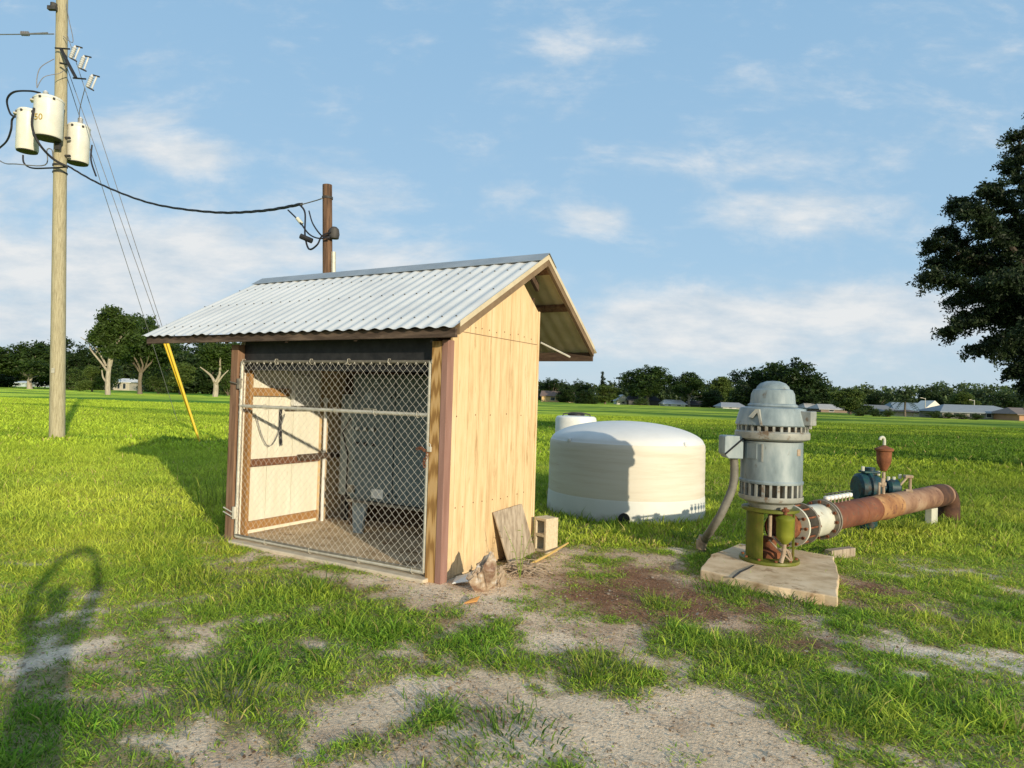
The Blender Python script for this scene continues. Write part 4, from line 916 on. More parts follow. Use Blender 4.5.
pl('pipe_far_section', [(PR*1.0, t2+2.2), (PR*1.0, t3)], 'rustpipe_far')
for tt in (t2+.95, t2+1.42): pl('joint_ring', [(PR*1.0, tt), (PR*1.025, tt+.005), (PR*1.025, tt+.02), (PR*1.0, tt+.025)], 'rust')
pl('joint_ring', [(PR*1.0, t2+1.75), (PR*1.07, t2+1.77), (PR*1.07, t2+1.98), (PR*1.0, t2+2.0)], 'rustpipe_mid_lit')
pl('joint_ring', [(PR*1.0, t3-.55), (PR*1.05, t3-.53), (PR*1.05, t3-.1), (PR*1.0, t3-.08)], 'rust_dark')
eb = [S0-O+PD*t3, S0-O+PD*(t3+.08)+Vector((0, 0, -.02)), S0-O+PD*(t3+.17)+Vector((0, 0, -.09)), S0-O+PD*(t3+.22)+Vector((0, 0, -.22)), S0-O+PD*(t3+.23)+Vector((0, 0, -.7))]
m = MB(); m.tube(bez(eb, 5), PR*.99, 28); m.build('elbow', M['rust_dark'], dp)
# small white valves in a row on the pipe
m = None
tv = t_at(812)
for i in range(7):
    t = t2+.12+i*.105; b0 = along(t, PR+.0)-O
    m = MB(); m.cyl(b0+Vector((0, 0, -.01)), b0+Vector((0, 0, .05)), .010, 8); v = m.build('sample_valve', M['rust_pale'], dp)
    m = MB(); m.lathe([(0, .045), (.030, .05), (.040, .07), (.036, .098), (.0, .108)], b0, 12); m.build('valve_body', M['white'], v)
    m = MB(); m.box(-.035, .035, -.007, .007, .125, .133, Matrix.Translation(b0)); m.cyl(b0+Vector((0, 0, .10)), b0+Vector((0, 0, .128)), .008, 6); m.build('valve_handle', M['black'], v)
# air release valve
ta = t_at(883); b0 = along(ta, 0); av = empty('air_release_valve', (b0.x, b0.y, S0.z+PR), 'rusty urn-shaped air release valve standing on the pipe', 'valve')
def zz(py): return at(883, py, b0.y).z-(S0.z+PR)
MB().lathe([(.022, -.02), (.022, .12), (.036, .125), (.036, .17), (.022, .175), (.022, zz(472))], n=14).build('riser', M['rust_pale'], av)
MB().lathe([(0, zz(471)), (.035, zz(471)), (.055, zz(468)), (.088, zz(463)), (.095, zz(459)), (.098, zz(451.5)), (.12, zz(450.5)), (.12, zz(448.5)), (.07, zz(447)), (.03, zz(445.5)), (0, zz(445))], n=28).build('valve_bowl', M['rust'], av)
m = MB(); h = zz(445); m.tube(bez([(0, 0, h), (.0, 0, h+.07), (-.015, 0, h+.105), (-.05, 0, h+.10), (-.062, 0, h+.07)], 5), .02, 8); m.build('vent_elbow', M['pipewhite'], av)
m = MB(); m.tube([(0, 0, .15), (-.07, -.02, .15)], .02, 8); m.tube([(-.07, -.02, .17), (-.07, -.02, .0)], .016, 8); m.tube([(-.03, -.02, .11), (-.03, -.02, .23)], .02, 8); m.build('bleed_valve', M['rust_pale'], av)
# teal gear valve on the ground behind the pipe
bt = b0+Vector((.14, .60, 0)); tv_ = empty('gear_valve', (bt.x, bt.y, 0), 'teal painted gear valve housing behind the rusty pipe', 'valve')
m = MB(); A_ = Matrix.Rotation(PI/2, 4, 'Y'); m.lathe([(0, -.20), (.17, -.20), (.21, -.17), (.22, -.08), (.25, -.06), (.25, -.02), (.21, 0), (.20, .09), (.15, .16), (0, .17)], (-.02, 0, .62), 32, A_); m.build('gear_housing', M['teal'], tv_)
m = MB(); m.cyl((-.02, 0, 0), (-.02, 0, .60), .12, 20); m.cyl((-.02, 0, .80), (-.02, 0, .92), .08, 16); m.box(-.14, .10, -.1, .1, .84, .87, bev=.008); m.build('valve_stem', M['teal'], tv_)
m = MB(); m.lathe([(0, -.1), (.10, -.1), (.13, -.06), (.13, .06), (.08, .1), (0, .1)], (.32, 0, .63), 24, A_); m.cyl((.15, 0, .63), (.24, 0, .63), .07, 12); m.build('gear_case', M['teal'], tv_)
m = MB(); m.tube([(.22, -.1, .50), (.48, -.1, .80)], .016, 8); m.box(.44, .56, -.13, -.05, .79, .835, bev=.01); m.cyl((.53, -.09, .60), (.53, -.09, .79), .022, 8); m.cyl((.46, -.09, .60), (.56, -.09, .60), .03, 8); m.build('crank_handle', M['rust_pale'], tv_)
for (x, z) in ((-.13, .90), (.33, .76), (.42, .80), (.25, .76), (.1, .84)): MB().cyl((x, -.02, z-.03), (x, -.02, z+.035), .022, 6).build('bolt', M['pipewhite'], tv_)
# support block under the far end
tb = t_at(931); b2 = along(tb); m = MB(); m.box(-.05, .05, -.16, .10, -.05, .262); o = m.build('support_block', M['pipewhite'], None, .01); o.location = (b2.x, b2.y, 0); o.rotation_euler.z = math.atan2(PD.y, PD.x)+PI/2; tag(o, 'pale concrete block carrying the far end of the pipe', 'support block')
tb = t_at(829); b2 = along(tb); m = MB(); m.box(-.22, .22, -.05, .05, -.03, .10); o = m.build('timber_offcut', M['wood_weather'], None, .006); o.location = (b2.x+.05, b2.y-.20, 0); o.rotation_euler.z = .5; tag(o, 'weathered timber offcut under the near pipe flange', 'timber')

# ------------------------------------------------------------------ utility pole and line gear
D1 = gnd(57, 439).y; B1 = gnd(57, 439); T1 = at(62.5, -40, D1)
ax = (T1-B1).normalized()
up = empty('utility_pole', (B1.x, B1.y, 0), 'tall pale wooden utility pole at the left of the field', 'utility pole')
def onp(z): t = z/ax.z; return B1+ax*t
Hh = T1.z; m = MB(); m.tube([onp(-.3)-B1]+[onp(Hh*i/10)-B1 for i in range(1, 11)], [.225]+[.225-.0065*i for i in range(1, 11)], 20); m.build('pole_shaft', M['pole'], up)
def pw(py): return onp(at(60, py, D1).z)
z0 = pw(8); m = MB(); m.cyl(z0-B1+Vector((-.12, -.22, -.12)), z0-B1+Vector((-.12, -.22, .02)), .1, 10); m.box(-.26, .0, -.33, -.2, -.22, -.10, Matrix.Translation(z0-B1)); m.build('top_bracket', M['darkgrey'], up)
m = MB(); q = pw(166)-B1; m.lathe([(.215, -.03), (.215, .03)], q, 20); m.build('cable_band', M['darkgrey'], up); m = MB(); q = pw(173)-B1; m.lathe([(.215, -.02), (.215, .02)], q, 20); m.build('cable_band', M['darkgrey'], up)
m = MB(); q = onp(2.2)-B1; m.box(-.05, .05, -.235, -.222, -.08, .08, Matrix.Translation(q)); m.build('tag', M['galv'], up)
# transformers
def text_mesh(s, size, mtl, parent, M4):
    cu = bpy.data.curves.new('t', 'FONT'); cu.body = s; cu.size = size; cu.extrude = .004; cu.align_x = 'CENTER'
    ob = bpy.data.objects.new('t', cu); COL.objects.link(ob); bpy.context.view_layer.update()
    me = bpy.data.meshes.new_from_object(ob.evaluated_get(bpy.context.evaluated_depsgraph_get())); COL.objects.unlink(ob); bpy.data.objects.remove(ob)
    me.materials.clear(); me.materials.append(mtl); o = bpy.data.objects.new('rating_number', me); COL.objects.link(o); o.parent = parent; o.matrix_local = M4; return o
M['ochre'] = flat('ochre_paint', (.42, .30, .06))
def transformer(px, py0, py1, dep, r, label, bush):
    a = at(px, py1, dep); b_ = at(px, py0, dep); h = b_.z-a.z
    e = empty('pole_transformer', a, label, 'transformer', group='transformers hung on the utility pole')
    m = MB(); m.lathe([(0, -.012), (r*.93, -.012), (r*.94, .0)], n=32); m.build('tank_base', M['darkgrey'], e)
    m = MB(); m.lathe([(r*.92, .012), (r*.94, .01), (r, .05), (r, h-.05), (r*1.03, h-.045), (r*1.03, h-.01), (r, h)], n=36); m.build('tank_body', M['trans'], e)
    m = MB(); m.lathe([(r*1.01, h-.005), (r*.9, h+.05), (r*.4, h+.09), (0, h+.10)], n=32); m.build('tank_lid', M['trans'], e)
    for k in range(3):
        m = MB(); aa = -PI/2+(k-1)*.9; q = Vector((math.cos(aa)*r*1.02, math.sin(aa)*r*1.02, h-.06)); m.box(-.03, .03, -.03, .03, -.03, .03, Matrix.Translation(q) @ Matrix.Rotation(aa, 4, 'Z')); m.build('lid_clamp', M['darkgrey'], e)
    for (bx, by, bh) in bush:
        m = MB(); pr = [(.05, 0)]
        for k in range(5): pr += [(.085, .02+k*bh/5), (.055, .045+k*bh/5)]
        pr += [(.04, bh+.03), (0, bh+.05)]
        m.lathe(pr, (bx, by, h+.04), 14); m.build('bushing', M['porcelain'], e)
    for k in range(3):
        aa = math.radians(-165+k*14); q = Vector((math.cos(aa)*r, math.sin(aa)*r, h*.90))
        m = MB(); m.cyl(q, q*1.0+Vector((math.cos(aa)*.09, math.sin(aa)*.09, 0)), .03, 8); m.build('terminal', M['galv'], e)
    return e, h
tB, hB = transformer(47.5, 100, 138.5, D1-.62, .405, 'middle grey-white transformer with ochre rating number nearest the camera', [(-.12, 0, .22)])
text_mesh('50', .27, M['ochre'], tB, Matrix.Translation((-.03, -.412, hB*.36)) @ Matrix.Rotation(PI/2, 4, 'X'))
tA, hA = transformer(27, 112, 151.5, D1+.1, .32, 'leftmost white can transformer hanging left of the pole', [])
tC, hC = transformer(77.5, 127, 163.5, D1+.45, .33, 'lowest white can transformer hanging right of the pole', [(.1, -.1, .22)])
# mounting brackets between transformers and pole belong to the pole
for (px, py) in ((40, 112), (40, 128), (70, 138), (70, 156)):
    q = at(px, py, D1-.05)-B1; pc = onp(at(60, py, D1).z)-B1; MB().tube([q, pc], .045, 6).build('mounting_bracket', M['darkgrey'], up)
m = MB()
q = at(58, 142, D1-.3)-B1; m.box(-.08, .08, -.05, .05, -.25, .25, Matrix.Translation(q)); m.build('mounting_bracket', M['darkgrey'], up)
# cross bracket with fuse cutouts
m = MB(); m.tube([at(61, 49, D1-.3)-B1, at(68, 63, D1-.45)-B1, at(76, 78, D1-.6)-B1], .05, 6); m.tube([at(55, 48, D1-.33)-B1, at(70, 49, D1-.33)-B1], .025, 6); m.tube([at(60, 63, D1-.35)-B1, at(70, 65, D1-.4)-B1], .03, 6); m.tube([at(73, 78, D1-.6)-B1, at(86, 79, D1-.6)-B1], .025, 6); m.build('cutout_arm', M['black'], up)
def cutout(px, py, dep, label, rot):
    p = at(px, py, dep); e = empty('fuse_cutout', p, label, 'fuse cutout', group='fuse cutouts on the black arm')
    R3 = Matrix.Rotation(rot, 4, 'Y'); m = MB(); pr = [(.04, -.22)]
    for k in range(6): pr += [(.075, -.19+k*.065), (.045, -.165+k*.065)]
    pr += [(.03, .22), (0, .22)]
    m.lathe(pr, (0, 0, 0), 12, R3); m.build('insulator', M['porcelain'], e)
    m = MB(); m.tube([R3 @ Vector((.16, -.02, -.2)), R3 @ Vector((.16, -.02, .2))], .026, 8); m.build('fuse_tube', M['porcelain'], e)
    m = MB(); m.tube([R3 @ Vector((0, 0, .21)), R3 @ Vector((.24, -.02, .23))], .025, 6); m.build('contact', M['darkgrey'], e); m = MB(); m.tube([R3 @ Vector((0, 0, -.21)), R3 @ Vector((.24, -.02, -.24))], .025, 6); m.build('contact', M['darkgrey'], e)
cutout(73, 52, D1-.35, 'topmost fuse cutout beside the black arm', .35)
cutout(82, 62, D1-.5, 'middle fuse cutout on the black arm', .3)
cutout(90, 81, D1-.62, 'lowest fuse cutout at the end of the black arm', .35)
def wire(name, pts, r, mm, label, cat='wire', n=8, seg=6):
    b = Vector(pts[0]); m = MB(); m.tube([p-b for p in bez(pts, seg)], r, 6); o = m.build(name, M[mm], None); o.location = b; return tag(o, label, cat)
wire('power_line', [at(-60, 35, D1+3), at(54, 34, D1-.1)], .018, 'wiregrey', 'overhead line coming in from the left to the pole', 'wire')
m = MB(); p = at(22, 33.5, D1+1.0); 
for k in range(4): m.lathe([(.02, -.03), (.08, -.01), (.08, .01), (.02, .03)], (k*.07, 0, 0), 12, Matrix.Rotation(PI/2, 4, 'Y'))
m.tube([(.2, 0, 0), (.95, -.1, 0)], .02, 6); o = m.build('strain_insulator', M['wiregrey'], None); o.location = p; tag(o, 'grey strain insulator on the overhead line left of the pole', 'insulator')
wire('jumper_wire', [at(37, 88, D1-.7), at(37, 78, D1-.7), at(41, 67, D1-.6), at(54, 59, D1-.3)], .014, 'wiregrey', 'thin jumper arching from the middle transformer to the pole top side')
wire('jumper_wire', [at(37, 88, D1-.7), at(44, 77, D1-.7), at(60, 73, D1-.45), at(68, 66, D1-.45)], .012, 'wiregrey', 'thin jumper from the middle transformer across to the black arm')
wire('jumper_wire', [at(79, 122, D1+.3), at(80, 108, D1), at(85, 88, D1-.6)], .012, 'wiregrey', 'thin jumper between the lowest cutout and the right transformer')
wire('jumper_wire', [at(63, 36, D1-.2), at(73, 42, D1-.3), at(69, 20, D1-.2), at(66, 4, D1-.1)], .012, 'wiregrey', 'thin jumper from the top cutout up to the pole top')
wire('service_drop', [at(15, 117, D1-.2), at(10, 113, D1), at(7, 100, D1-.2), at(14, 92, D1-.4), at(30, 91, D1-.7), at(40, 93, D1-.9)], .032, 'cable', 'black cable looping over the leftmost transformer', 'cable')
wire('service_drop', [at(15, 116, D1-.2), at(12, 120, D1), at(11, 130, D1), at(6, 142, D1+.3), at(-6, 152, D1+.8)], .032, 'cable', 'black cable dropping from the leftmost transformer to the photo edge', 'cable')
wire('service_drop', [at(23, 155, D1), at(24, 163, D1), at(32, 168, D1), at(50, 168, D1-.3), at(66, 167, D1-.35)], .026, 'cable', 'black cable loop under the leftmost transformer', 'cable')
wire('service_drop', [at(-8, 155, D1+1), at(4, 163, D1+.5), at(16, 164, D1), at(45, 165, D1-.3), at(47, 150, D1-.4), at(52, 150, D1-.4), at(53, 158, D1-.3)], .018, 'wiregrey', 'thin grey cable crossing under the transformers from the photo edge', 'cable')
wire('service_drop', [at(34, 108, D1-1.0), at(32, 125, D1-1.1), at(38, 142, D1-1.1), at(52, 158, D1-.7), at(68, 167, D1-.4)], .035, 'cable', 'black cable running down past the middle transformer', 'cable')
wire('service_drop', [at(92, 145, D1+.3), at(91, 160, D1+.2), at(96, 176, D1-.3)], .026, 'cable', 'black cable hanging right of the right transformer', 'cable')
# pole behind the shed
D2 = 12.3; t2_ = at(327.3, 185, D2); b2_ = at(329, 470, D2); b2_.z = 0
sp2 = empty('service_pole', (b2_.x, b2_.y, 0), 'short dark wooden service pole rising behind the shed roof', 'utility pole')
rel = t2_-Vector((b2_.x, b2_.y, 0)); m = MB(); m.tube([Vector((0, 0, -.2)), rel*.5, rel], [.095, .09, .085], 18); m.build('pole_shaft', M['pole_dark'], sp2)
m = MB(); qa = at(333.5, 252, D2-.03)-sp2.location; qb = Vector((.11, -.03, 0)); m.tube([qb, qa], .042, 12); m.build('conduit', M['galv'], sp2)
m = MB(); q = at(333, 232, D2-.1)-sp2.location
m.lathe([(0, -.11), (.085, -.10), (.10, -.02), (.085, .07), (.045, .11), (0, .115)], q+Vector((.02, 0, -.02)), 16); m.build('weatherhead', M['darkgrey'], sp2)
m = MB(); m.lathe([(.088, -.02), (.098, -.02), (.098, .02), (.088, .02)], at(327.5, 198, D2)-sp2.location, 16); m.build('band', M['darkgrey'], sp2)
# service cable between the poles (three twisted conductors)
n_ = 40; kp = [(68, 166), (100, 184), (150, 203), (210, 212), (260, 211), (302, 204)]
def dcur(px, py): 
    t = (px-68)/(327-68); return at(px, py, (D1-.35)*(1-t)+D2*t)
path = bez([dcur(*k) for k in kp], 10); b = path[0]; m = MB()
for k in range(3): m.tube([p-b+Vector((.0, .018*math.cos(i*.9+k*2.1), .018*math.sin(i*.9+k*2.1))) for i, p in enumerate(path)], .016, 6)
o = m.build('service_cable', M['cable'], None); o.location = b; tag(o, 'thick black service cable sagging between the two poles', 'cable')
wire('cable_grip', [at(300, 205, 12.7), at(316, 200.5, 12.4), at(322, 198.5, D2-.1)], .010, 'galv_dark', 'thin end of the service cable gripping the short pole', 'cable')
wire('drip_loop', [at(300, 205, 12.7), at(305, 213, 12.6), at(305, 235, 12.4), at(309, 249, 12.3), at(317, 245, 12.1), at(322, 236, 12.1), at(331, 232, 12.1)], .017, 'cable', 'lowest black drip loop left of the short pole', 'cable')
wire('drip_loop', [at(288, 210, 12.8), at(299, 221, 12.6), at(309, 234, 12.4), at(320, 238.5, 12.1), at(331, 236, 12.1)], .014, 'cable', 'black drip loop splitting from the thick cable before the short pole', 'cable')
wire('drip_loop', [at(309, 211, 12.5), at(313, 224, 12.3), at(322, 236, 12.1), at(330, 238, 12.1)], .014, 'cable', 'short black drip loop closest to the short pole', 'cable')
m = MB(); a_, b_ = at(300.5, 236, 12.35), at(312, 241, 12.35); m.tube([Vector((0, 0, 0)), b_-a_], .05, 10); o = m.build('splice_cover', M['black'], None); o.location = a_; tag(o, 'black splice cover hanging on the drip loops', 'splice cover')
m = MB(); a_, b_ = at(297, 218, 12.6), at(302, 224, 12.6); m.tube([Vector((0, 0, 0)), b_-a_], .035, 10); o = m.build('splice_cover', M['pipewhite'], None); o.location = a_; tag(o, 'small pale splice on the upper drip loop', 'splice cover')
# guys with yellow guards
ga_ = gnd(200, 443); tp_ = [pw(18), pw(52)]
for i, (dx, top) in enumerate(((0, tp_[0]), (-.07, tp_[1]))):
    a = Vector((ga_.x+dx, ga_.y+.15*i, 0)); d = (top-a)
    g_ = empty('guy_wire', a, ['right of two guy wires with yellow guards anchored left of the shed', 'left of two guy wires with yellow guards anchored left of the shed'][i], 'guy wire', group='guy wires of the utility pole')
    m = MB(); m.tube([Vector((0, 0, 0)), d], .011, 5); m.build('steel_strand', M['wiregrey'], g_)
    u = d.normalized(); m = MB(); m.tube([u*.05, u*3.5], [.034, .045], 12); m.build('guard', M['yellow'], g_)
a = Vector(gx(178, 34)); d = pw(60)-a; m = MB(); m.tube([Vector((0, 0, 0)), d], .012, 5); o = m.build('guy_wire', M['wiregrey'], None); o.location = a; tag(o, 'bare third guy wire without a guard, farther back in the field', 'guy wire', 'guy wires of the utility pole')

# ------------------------------------------------------------------ trees
def crown_mesh(name, blobs, nleaf, size, cA, cB, seed, parent, droop=.0, hollow=.55):
    r = np.random.default_rng(seed); vol = np.array([b[3]*b[4]*b[5] for b in blobs])**.67; pr = vol/vol.sum()
    ncl = max(40, nleaf//26); bi = r.choice(len(blobs), ncl, p=pr); B = np.array(blobs)[bi]
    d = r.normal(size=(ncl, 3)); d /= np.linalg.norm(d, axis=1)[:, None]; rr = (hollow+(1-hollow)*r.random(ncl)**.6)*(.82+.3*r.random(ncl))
    Cc = B[:, :3]+d*B[:, 3:6]*rr[:, None]
    k = r.integers(0, ncl, nleaf); cs_ = size*3.2
    off_ = r.normal(size=(nleaf, 3))*np.array([1, 1, .6])*cs_*.5; P0 = Cc[k]+off_
    dn_ = d[k]; a = r.normal(size=(nleaf, 3))+dn_*.4+np.array([0, 0, -droop]); a /= np.linalg.norm(a, axis=1)[:, None]
    b_ = np.cross(a, r.normal(size=(nleaf, 3))); b_ /= np.linalg.norm(b_, axis=1)[:, None]
    s = size*(.6+.8*r.random(nleaf))[:, None]
    P = np.stack([P0-a*s, P0+b_*s*.45, P0+a*s, P0-b_*s*.45], 1)
    ct = r.random(ncl)[k]*.6+r.random(nleaf)*.4; col = np.array(cA)*(1-ct[:, None])+np.array(cB)*ct[:, None]
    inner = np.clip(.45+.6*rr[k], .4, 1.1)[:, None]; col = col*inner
    return np_mesh(name, P.reshape(-1, 3), np.arange(nleaf*4), np.full(nleaf, 4), np.repeat(col, 4, 0), M['leaf'], parent)
def limb(m, a, b_, ra, rb, seed, n=5):
    r = random.Random(seed); a = Vector(a); b_ = Vector(b_); pts = [a]
    for i in range(1, n): t = i/n; pts.append(a.lerp(b_, t)+Vector((r.uniform(-1, 1), r.uniform(-1, 1), r.uniform(-.6, .6)))*(b_-a).length*.045)
    pts.append(b_); m.tube(pts, [ra+(rb-ra)*i/n for i in range(n+1)], 8); return pts
# each prototype is about 10 m tall and 10 m wide
def proto_tree(kind, seed):
    r = random.Random(seed); e = bpy.data.objects.new('tree', None); COL.objects.link(e); bl = []; m = MB(); bm_ = 'bark'
    if kind == 'oak':
        th = 2.6; bm_ = 'bark_pale' if seed % 2 else 'bark'
        m.tube([(0, 0, -.3), (.05, 0, .5), (.1, .05, th*.6), (0, 0, th)], [.42, .3, .25, .26], 10)
        for i in range(9):
            a = i*2.4+r.uniform(-.3, .3); R = r.uniform(1.8, 3.6); z = r.uniform(3.6, 7.9)-R*.28; q = (R*math.cos(a), R*math.sin(a), z)
            limb(m, (0, 0, th-.1), q, .15, .04, seed*50+i); s = r.uniform(1.5, 2.2); bl.append((*q, s, s, s*r.uniform(.75, 1.)))
        bl.append((0, 0, 8.0, 2.0, 2.0, 1.6)); bl.append((0, 0, 5.6, 2.6, 2.6, 1.6)); n, sz, cA, cB, ho = 15000, .21, (.014, .035, .008), (.055, .095, .016), .5
    elif kind == 'dense':
        m.tube([(0, 0, -.3), (0, 0, 3)], [.45, .3], 8)
        for i in range(24):
            a = i*2.4; R = r.uniform(1.2, 3.7); z = r.uniform(1.2, 8.2)-R*.3; s = r.uniform(1.4, 2.1); z = max(1.4, z); bl.append((R*math.cos(a), R*math.sin(a), z, s, s, s*.9)); limb(m, (0, 0, 2.2), bl[-1][:3], .14, .04, seed*50+i)
        bl.append((0, 0, 8.1, 1.9, 1.9, 1.7)); n, sz, cA, cB, ho = 16000, .24, (.010, .026, .007), (.042, .075, .014), .45
    elif kind == 'light':
        m.tube([(0, 0, -.3), (0, 0, 3)], [.35, .22], 8)
        for i in range(10):
            a = i*2.4; R = r.uniform(.8, 3.4); z = r.uniform(2.6, 7.8)-R*.3; s = r.uniform(1.2, 1.9); bl.append((R*math.cos(a), R*math.sin(a), z, s, s, s*.85)); limb(m, (0, 0, 2.6), bl[-1][:3], .12, .03, seed*50+i)
        bl.append((0, 0, 7.6, 1.9, 1.9, 1.7)); n, sz, cA, cB, ho = 12000, .23, (.05, .085, .018), (.13, .18, .035), .5
    elif kind == 'bush':
        for i in range(10):
            a = i*2.4; R = r.uniform(.6, 3.6); s = r.uniform(1.6, 2.4); bl.append((R*math.cos(a), R*math.sin(a), r.uniform(1.5, 6.5-R*.5), s, s, s*1.1)); limb(m, (0, 0, 0), bl[-1][:3], .15, .05, seed*50+i)
        n, sz, cA, cB, ho = 5000, .26, (.025, .05, .012), (.085, .13, .025), .4
    elif kind == 'conifer':
        m.tube([(0, 0, -.3), (0, 0, 9.5)], [.3, .04], 8)
        for i in range(15): z = 1+i*.6; s = .3+1.9*(1-z/10.2); bl.append((0, 0, z, s, s, .5))
        n, sz, cA, cB, ho = 6000, .2, (.01, .022, .01), (.03, .05, .018), .3
    elif kind == 'palm':
        m.tube([(0, 0, -.3), (.1, 0, 3), (0, 0, 6)], [.4, .3, .3], 10); bl = []
        lm = []; rr_ = np.random.default_rng(seed)
        Vp = []; 
        for i in range(26):
            a = i*2.4; el = r.uniform(-.5, 1.1); d = Vector((math.cos(a)*math.cos(el), math.sin(a)*math.cos(el), math.sin(el))); p0 = Vector((0, 0, 6.2))
            for k in range(9):
                t = (k+1)/9; q = p0+d*4.2*t+Vector((0, 0, -2.6*t*t)); sd_ = d.cross(Vector((0, 0, 1))).normalized()
                for s_ in (-1, 1):
                    for j in (0, 1):
                        b0 = q+d*.2*j; tip = b0+sd_*s_*1.0*(1.1-t*.6)+d*.35+Vector((0, 0, -.5)); Vp += [b0, b0+d*.16, tip, b0-d*.02]
        P = np.array([tuple(v) for v in Vp]); col = np.repeat(np.array((.018, .035, .01))+rr_.random((len(P)//4, 1))*np.array((.04, .055, .015)), 4, 0)
        np_mesh('crown', P, np.arange(len(P)), np.full(len(P)//4, 4), col, M['leaf'], e)
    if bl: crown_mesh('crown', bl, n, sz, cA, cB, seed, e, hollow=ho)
    if m.v: m.build('trunk', M[bm_], e)
    return e
PROT = {}; used = set()
for kd, sds in (('oak', (3, 4, 5)), ('dense', (6, 7, 8)), ('light', (10, 11)), ('bush', (12, 13)), ('conifer', (14,)), ('palm', (15,))):
    for i, s_ in enumerate(sds): PROT[(kd, i)] = proto_tree(kd, s_)
NAME = {'oak': 'oak_tree', 'dense': 'dense_tree', 'light': 'broadleaf_tree', 'bush': 'shrub', 'conifer': 'conifer_tree', 'palm': 'palm_tree'}
CAT = {'oak': 'tree', 'dense': 'tree', 'light': 'tree', 'bush': 'shrub', 'conifer': 'conifer', 'palm': 'palm'}
def plant(kd, i, px, dep, wpx, top, label, group=None):
    key = (kd, i); src = PROT[key]
    if key in used: o = copy_tree(src)
    else: o = src; used.add(key)
    p = gx(px, dep); z = zg(p.x, p.y); T = at(px, top, dep).z-z
    hk = {'oak': 9.7, 'dense': 9.9, 'light': 9.5, 'bush': 8.0, 'conifer': 10., 'palm': 8.0}[kd]; wk = {'oak': 9.4, 'dense': 9.6, 'light': 8.8, 'bush': 9.0, 'conifer': 4.0, 'palm': 8.0}[kd]
    o.name = NAME[kd]; sw = wpx*dep/F/wk; o.location = (p.x, p.y, z-.05); o.scale = (sw, sw, T/hk); o.rotation_euler.z = (px*1.37) % 6.28
    tag(o, label, CAT[kd], group); return o
LT = 'trees along the left edge of the field'; MT = 'trees along the far edge of the field'; RT = 'trees around the far houses'
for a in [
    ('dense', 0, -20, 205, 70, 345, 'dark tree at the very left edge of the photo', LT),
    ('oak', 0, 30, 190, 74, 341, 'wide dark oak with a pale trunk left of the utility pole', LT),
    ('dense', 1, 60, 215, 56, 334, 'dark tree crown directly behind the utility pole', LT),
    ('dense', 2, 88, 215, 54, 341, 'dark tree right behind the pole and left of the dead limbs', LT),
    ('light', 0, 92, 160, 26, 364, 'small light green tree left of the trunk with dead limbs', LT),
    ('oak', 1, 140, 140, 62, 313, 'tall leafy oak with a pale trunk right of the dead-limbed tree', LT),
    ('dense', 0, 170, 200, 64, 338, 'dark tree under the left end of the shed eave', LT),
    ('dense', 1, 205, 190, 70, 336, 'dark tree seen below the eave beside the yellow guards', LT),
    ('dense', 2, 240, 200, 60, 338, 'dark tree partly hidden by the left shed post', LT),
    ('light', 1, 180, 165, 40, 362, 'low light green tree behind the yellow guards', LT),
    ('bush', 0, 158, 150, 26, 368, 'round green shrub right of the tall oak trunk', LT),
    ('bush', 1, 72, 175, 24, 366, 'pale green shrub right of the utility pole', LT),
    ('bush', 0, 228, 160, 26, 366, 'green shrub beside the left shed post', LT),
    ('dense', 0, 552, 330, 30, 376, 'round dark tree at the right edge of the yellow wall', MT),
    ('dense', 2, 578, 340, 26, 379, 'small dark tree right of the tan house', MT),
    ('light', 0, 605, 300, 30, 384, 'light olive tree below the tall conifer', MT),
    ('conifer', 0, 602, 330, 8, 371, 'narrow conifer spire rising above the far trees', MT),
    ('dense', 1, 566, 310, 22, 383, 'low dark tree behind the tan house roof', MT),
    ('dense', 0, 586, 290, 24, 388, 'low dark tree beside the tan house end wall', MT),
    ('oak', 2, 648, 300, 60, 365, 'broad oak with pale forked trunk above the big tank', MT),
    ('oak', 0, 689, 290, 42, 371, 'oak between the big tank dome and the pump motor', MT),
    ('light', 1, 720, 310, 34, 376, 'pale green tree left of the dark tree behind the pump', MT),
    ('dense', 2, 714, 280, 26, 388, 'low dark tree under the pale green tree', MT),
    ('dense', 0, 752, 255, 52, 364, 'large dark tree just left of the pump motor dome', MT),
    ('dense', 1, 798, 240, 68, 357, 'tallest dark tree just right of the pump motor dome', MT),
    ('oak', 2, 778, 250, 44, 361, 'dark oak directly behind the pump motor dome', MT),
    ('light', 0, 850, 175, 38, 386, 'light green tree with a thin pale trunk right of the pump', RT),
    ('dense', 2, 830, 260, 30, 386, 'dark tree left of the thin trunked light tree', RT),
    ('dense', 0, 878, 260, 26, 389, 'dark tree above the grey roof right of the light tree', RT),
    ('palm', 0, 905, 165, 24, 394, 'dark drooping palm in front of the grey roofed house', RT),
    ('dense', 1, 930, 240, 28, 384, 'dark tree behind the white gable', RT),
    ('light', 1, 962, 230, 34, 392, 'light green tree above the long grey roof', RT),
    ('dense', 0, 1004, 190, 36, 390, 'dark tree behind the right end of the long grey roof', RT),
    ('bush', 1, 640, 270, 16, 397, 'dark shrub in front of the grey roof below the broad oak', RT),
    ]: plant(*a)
# row of hedge shrubs in front of the right houses
for i, px in enumerate((860, 874, 888, 902, 918, 934, 948, 962, 976)):
    if i in (3, 4): continue
    plant('bush', i % 2, px, 152-i*1.5, 15, 411-.4*(8-i)+(0 if i < 6 else 2), 'dark clipped shrub in the hedge row before the far right houses', 'hedge shrubs before the far right houses')
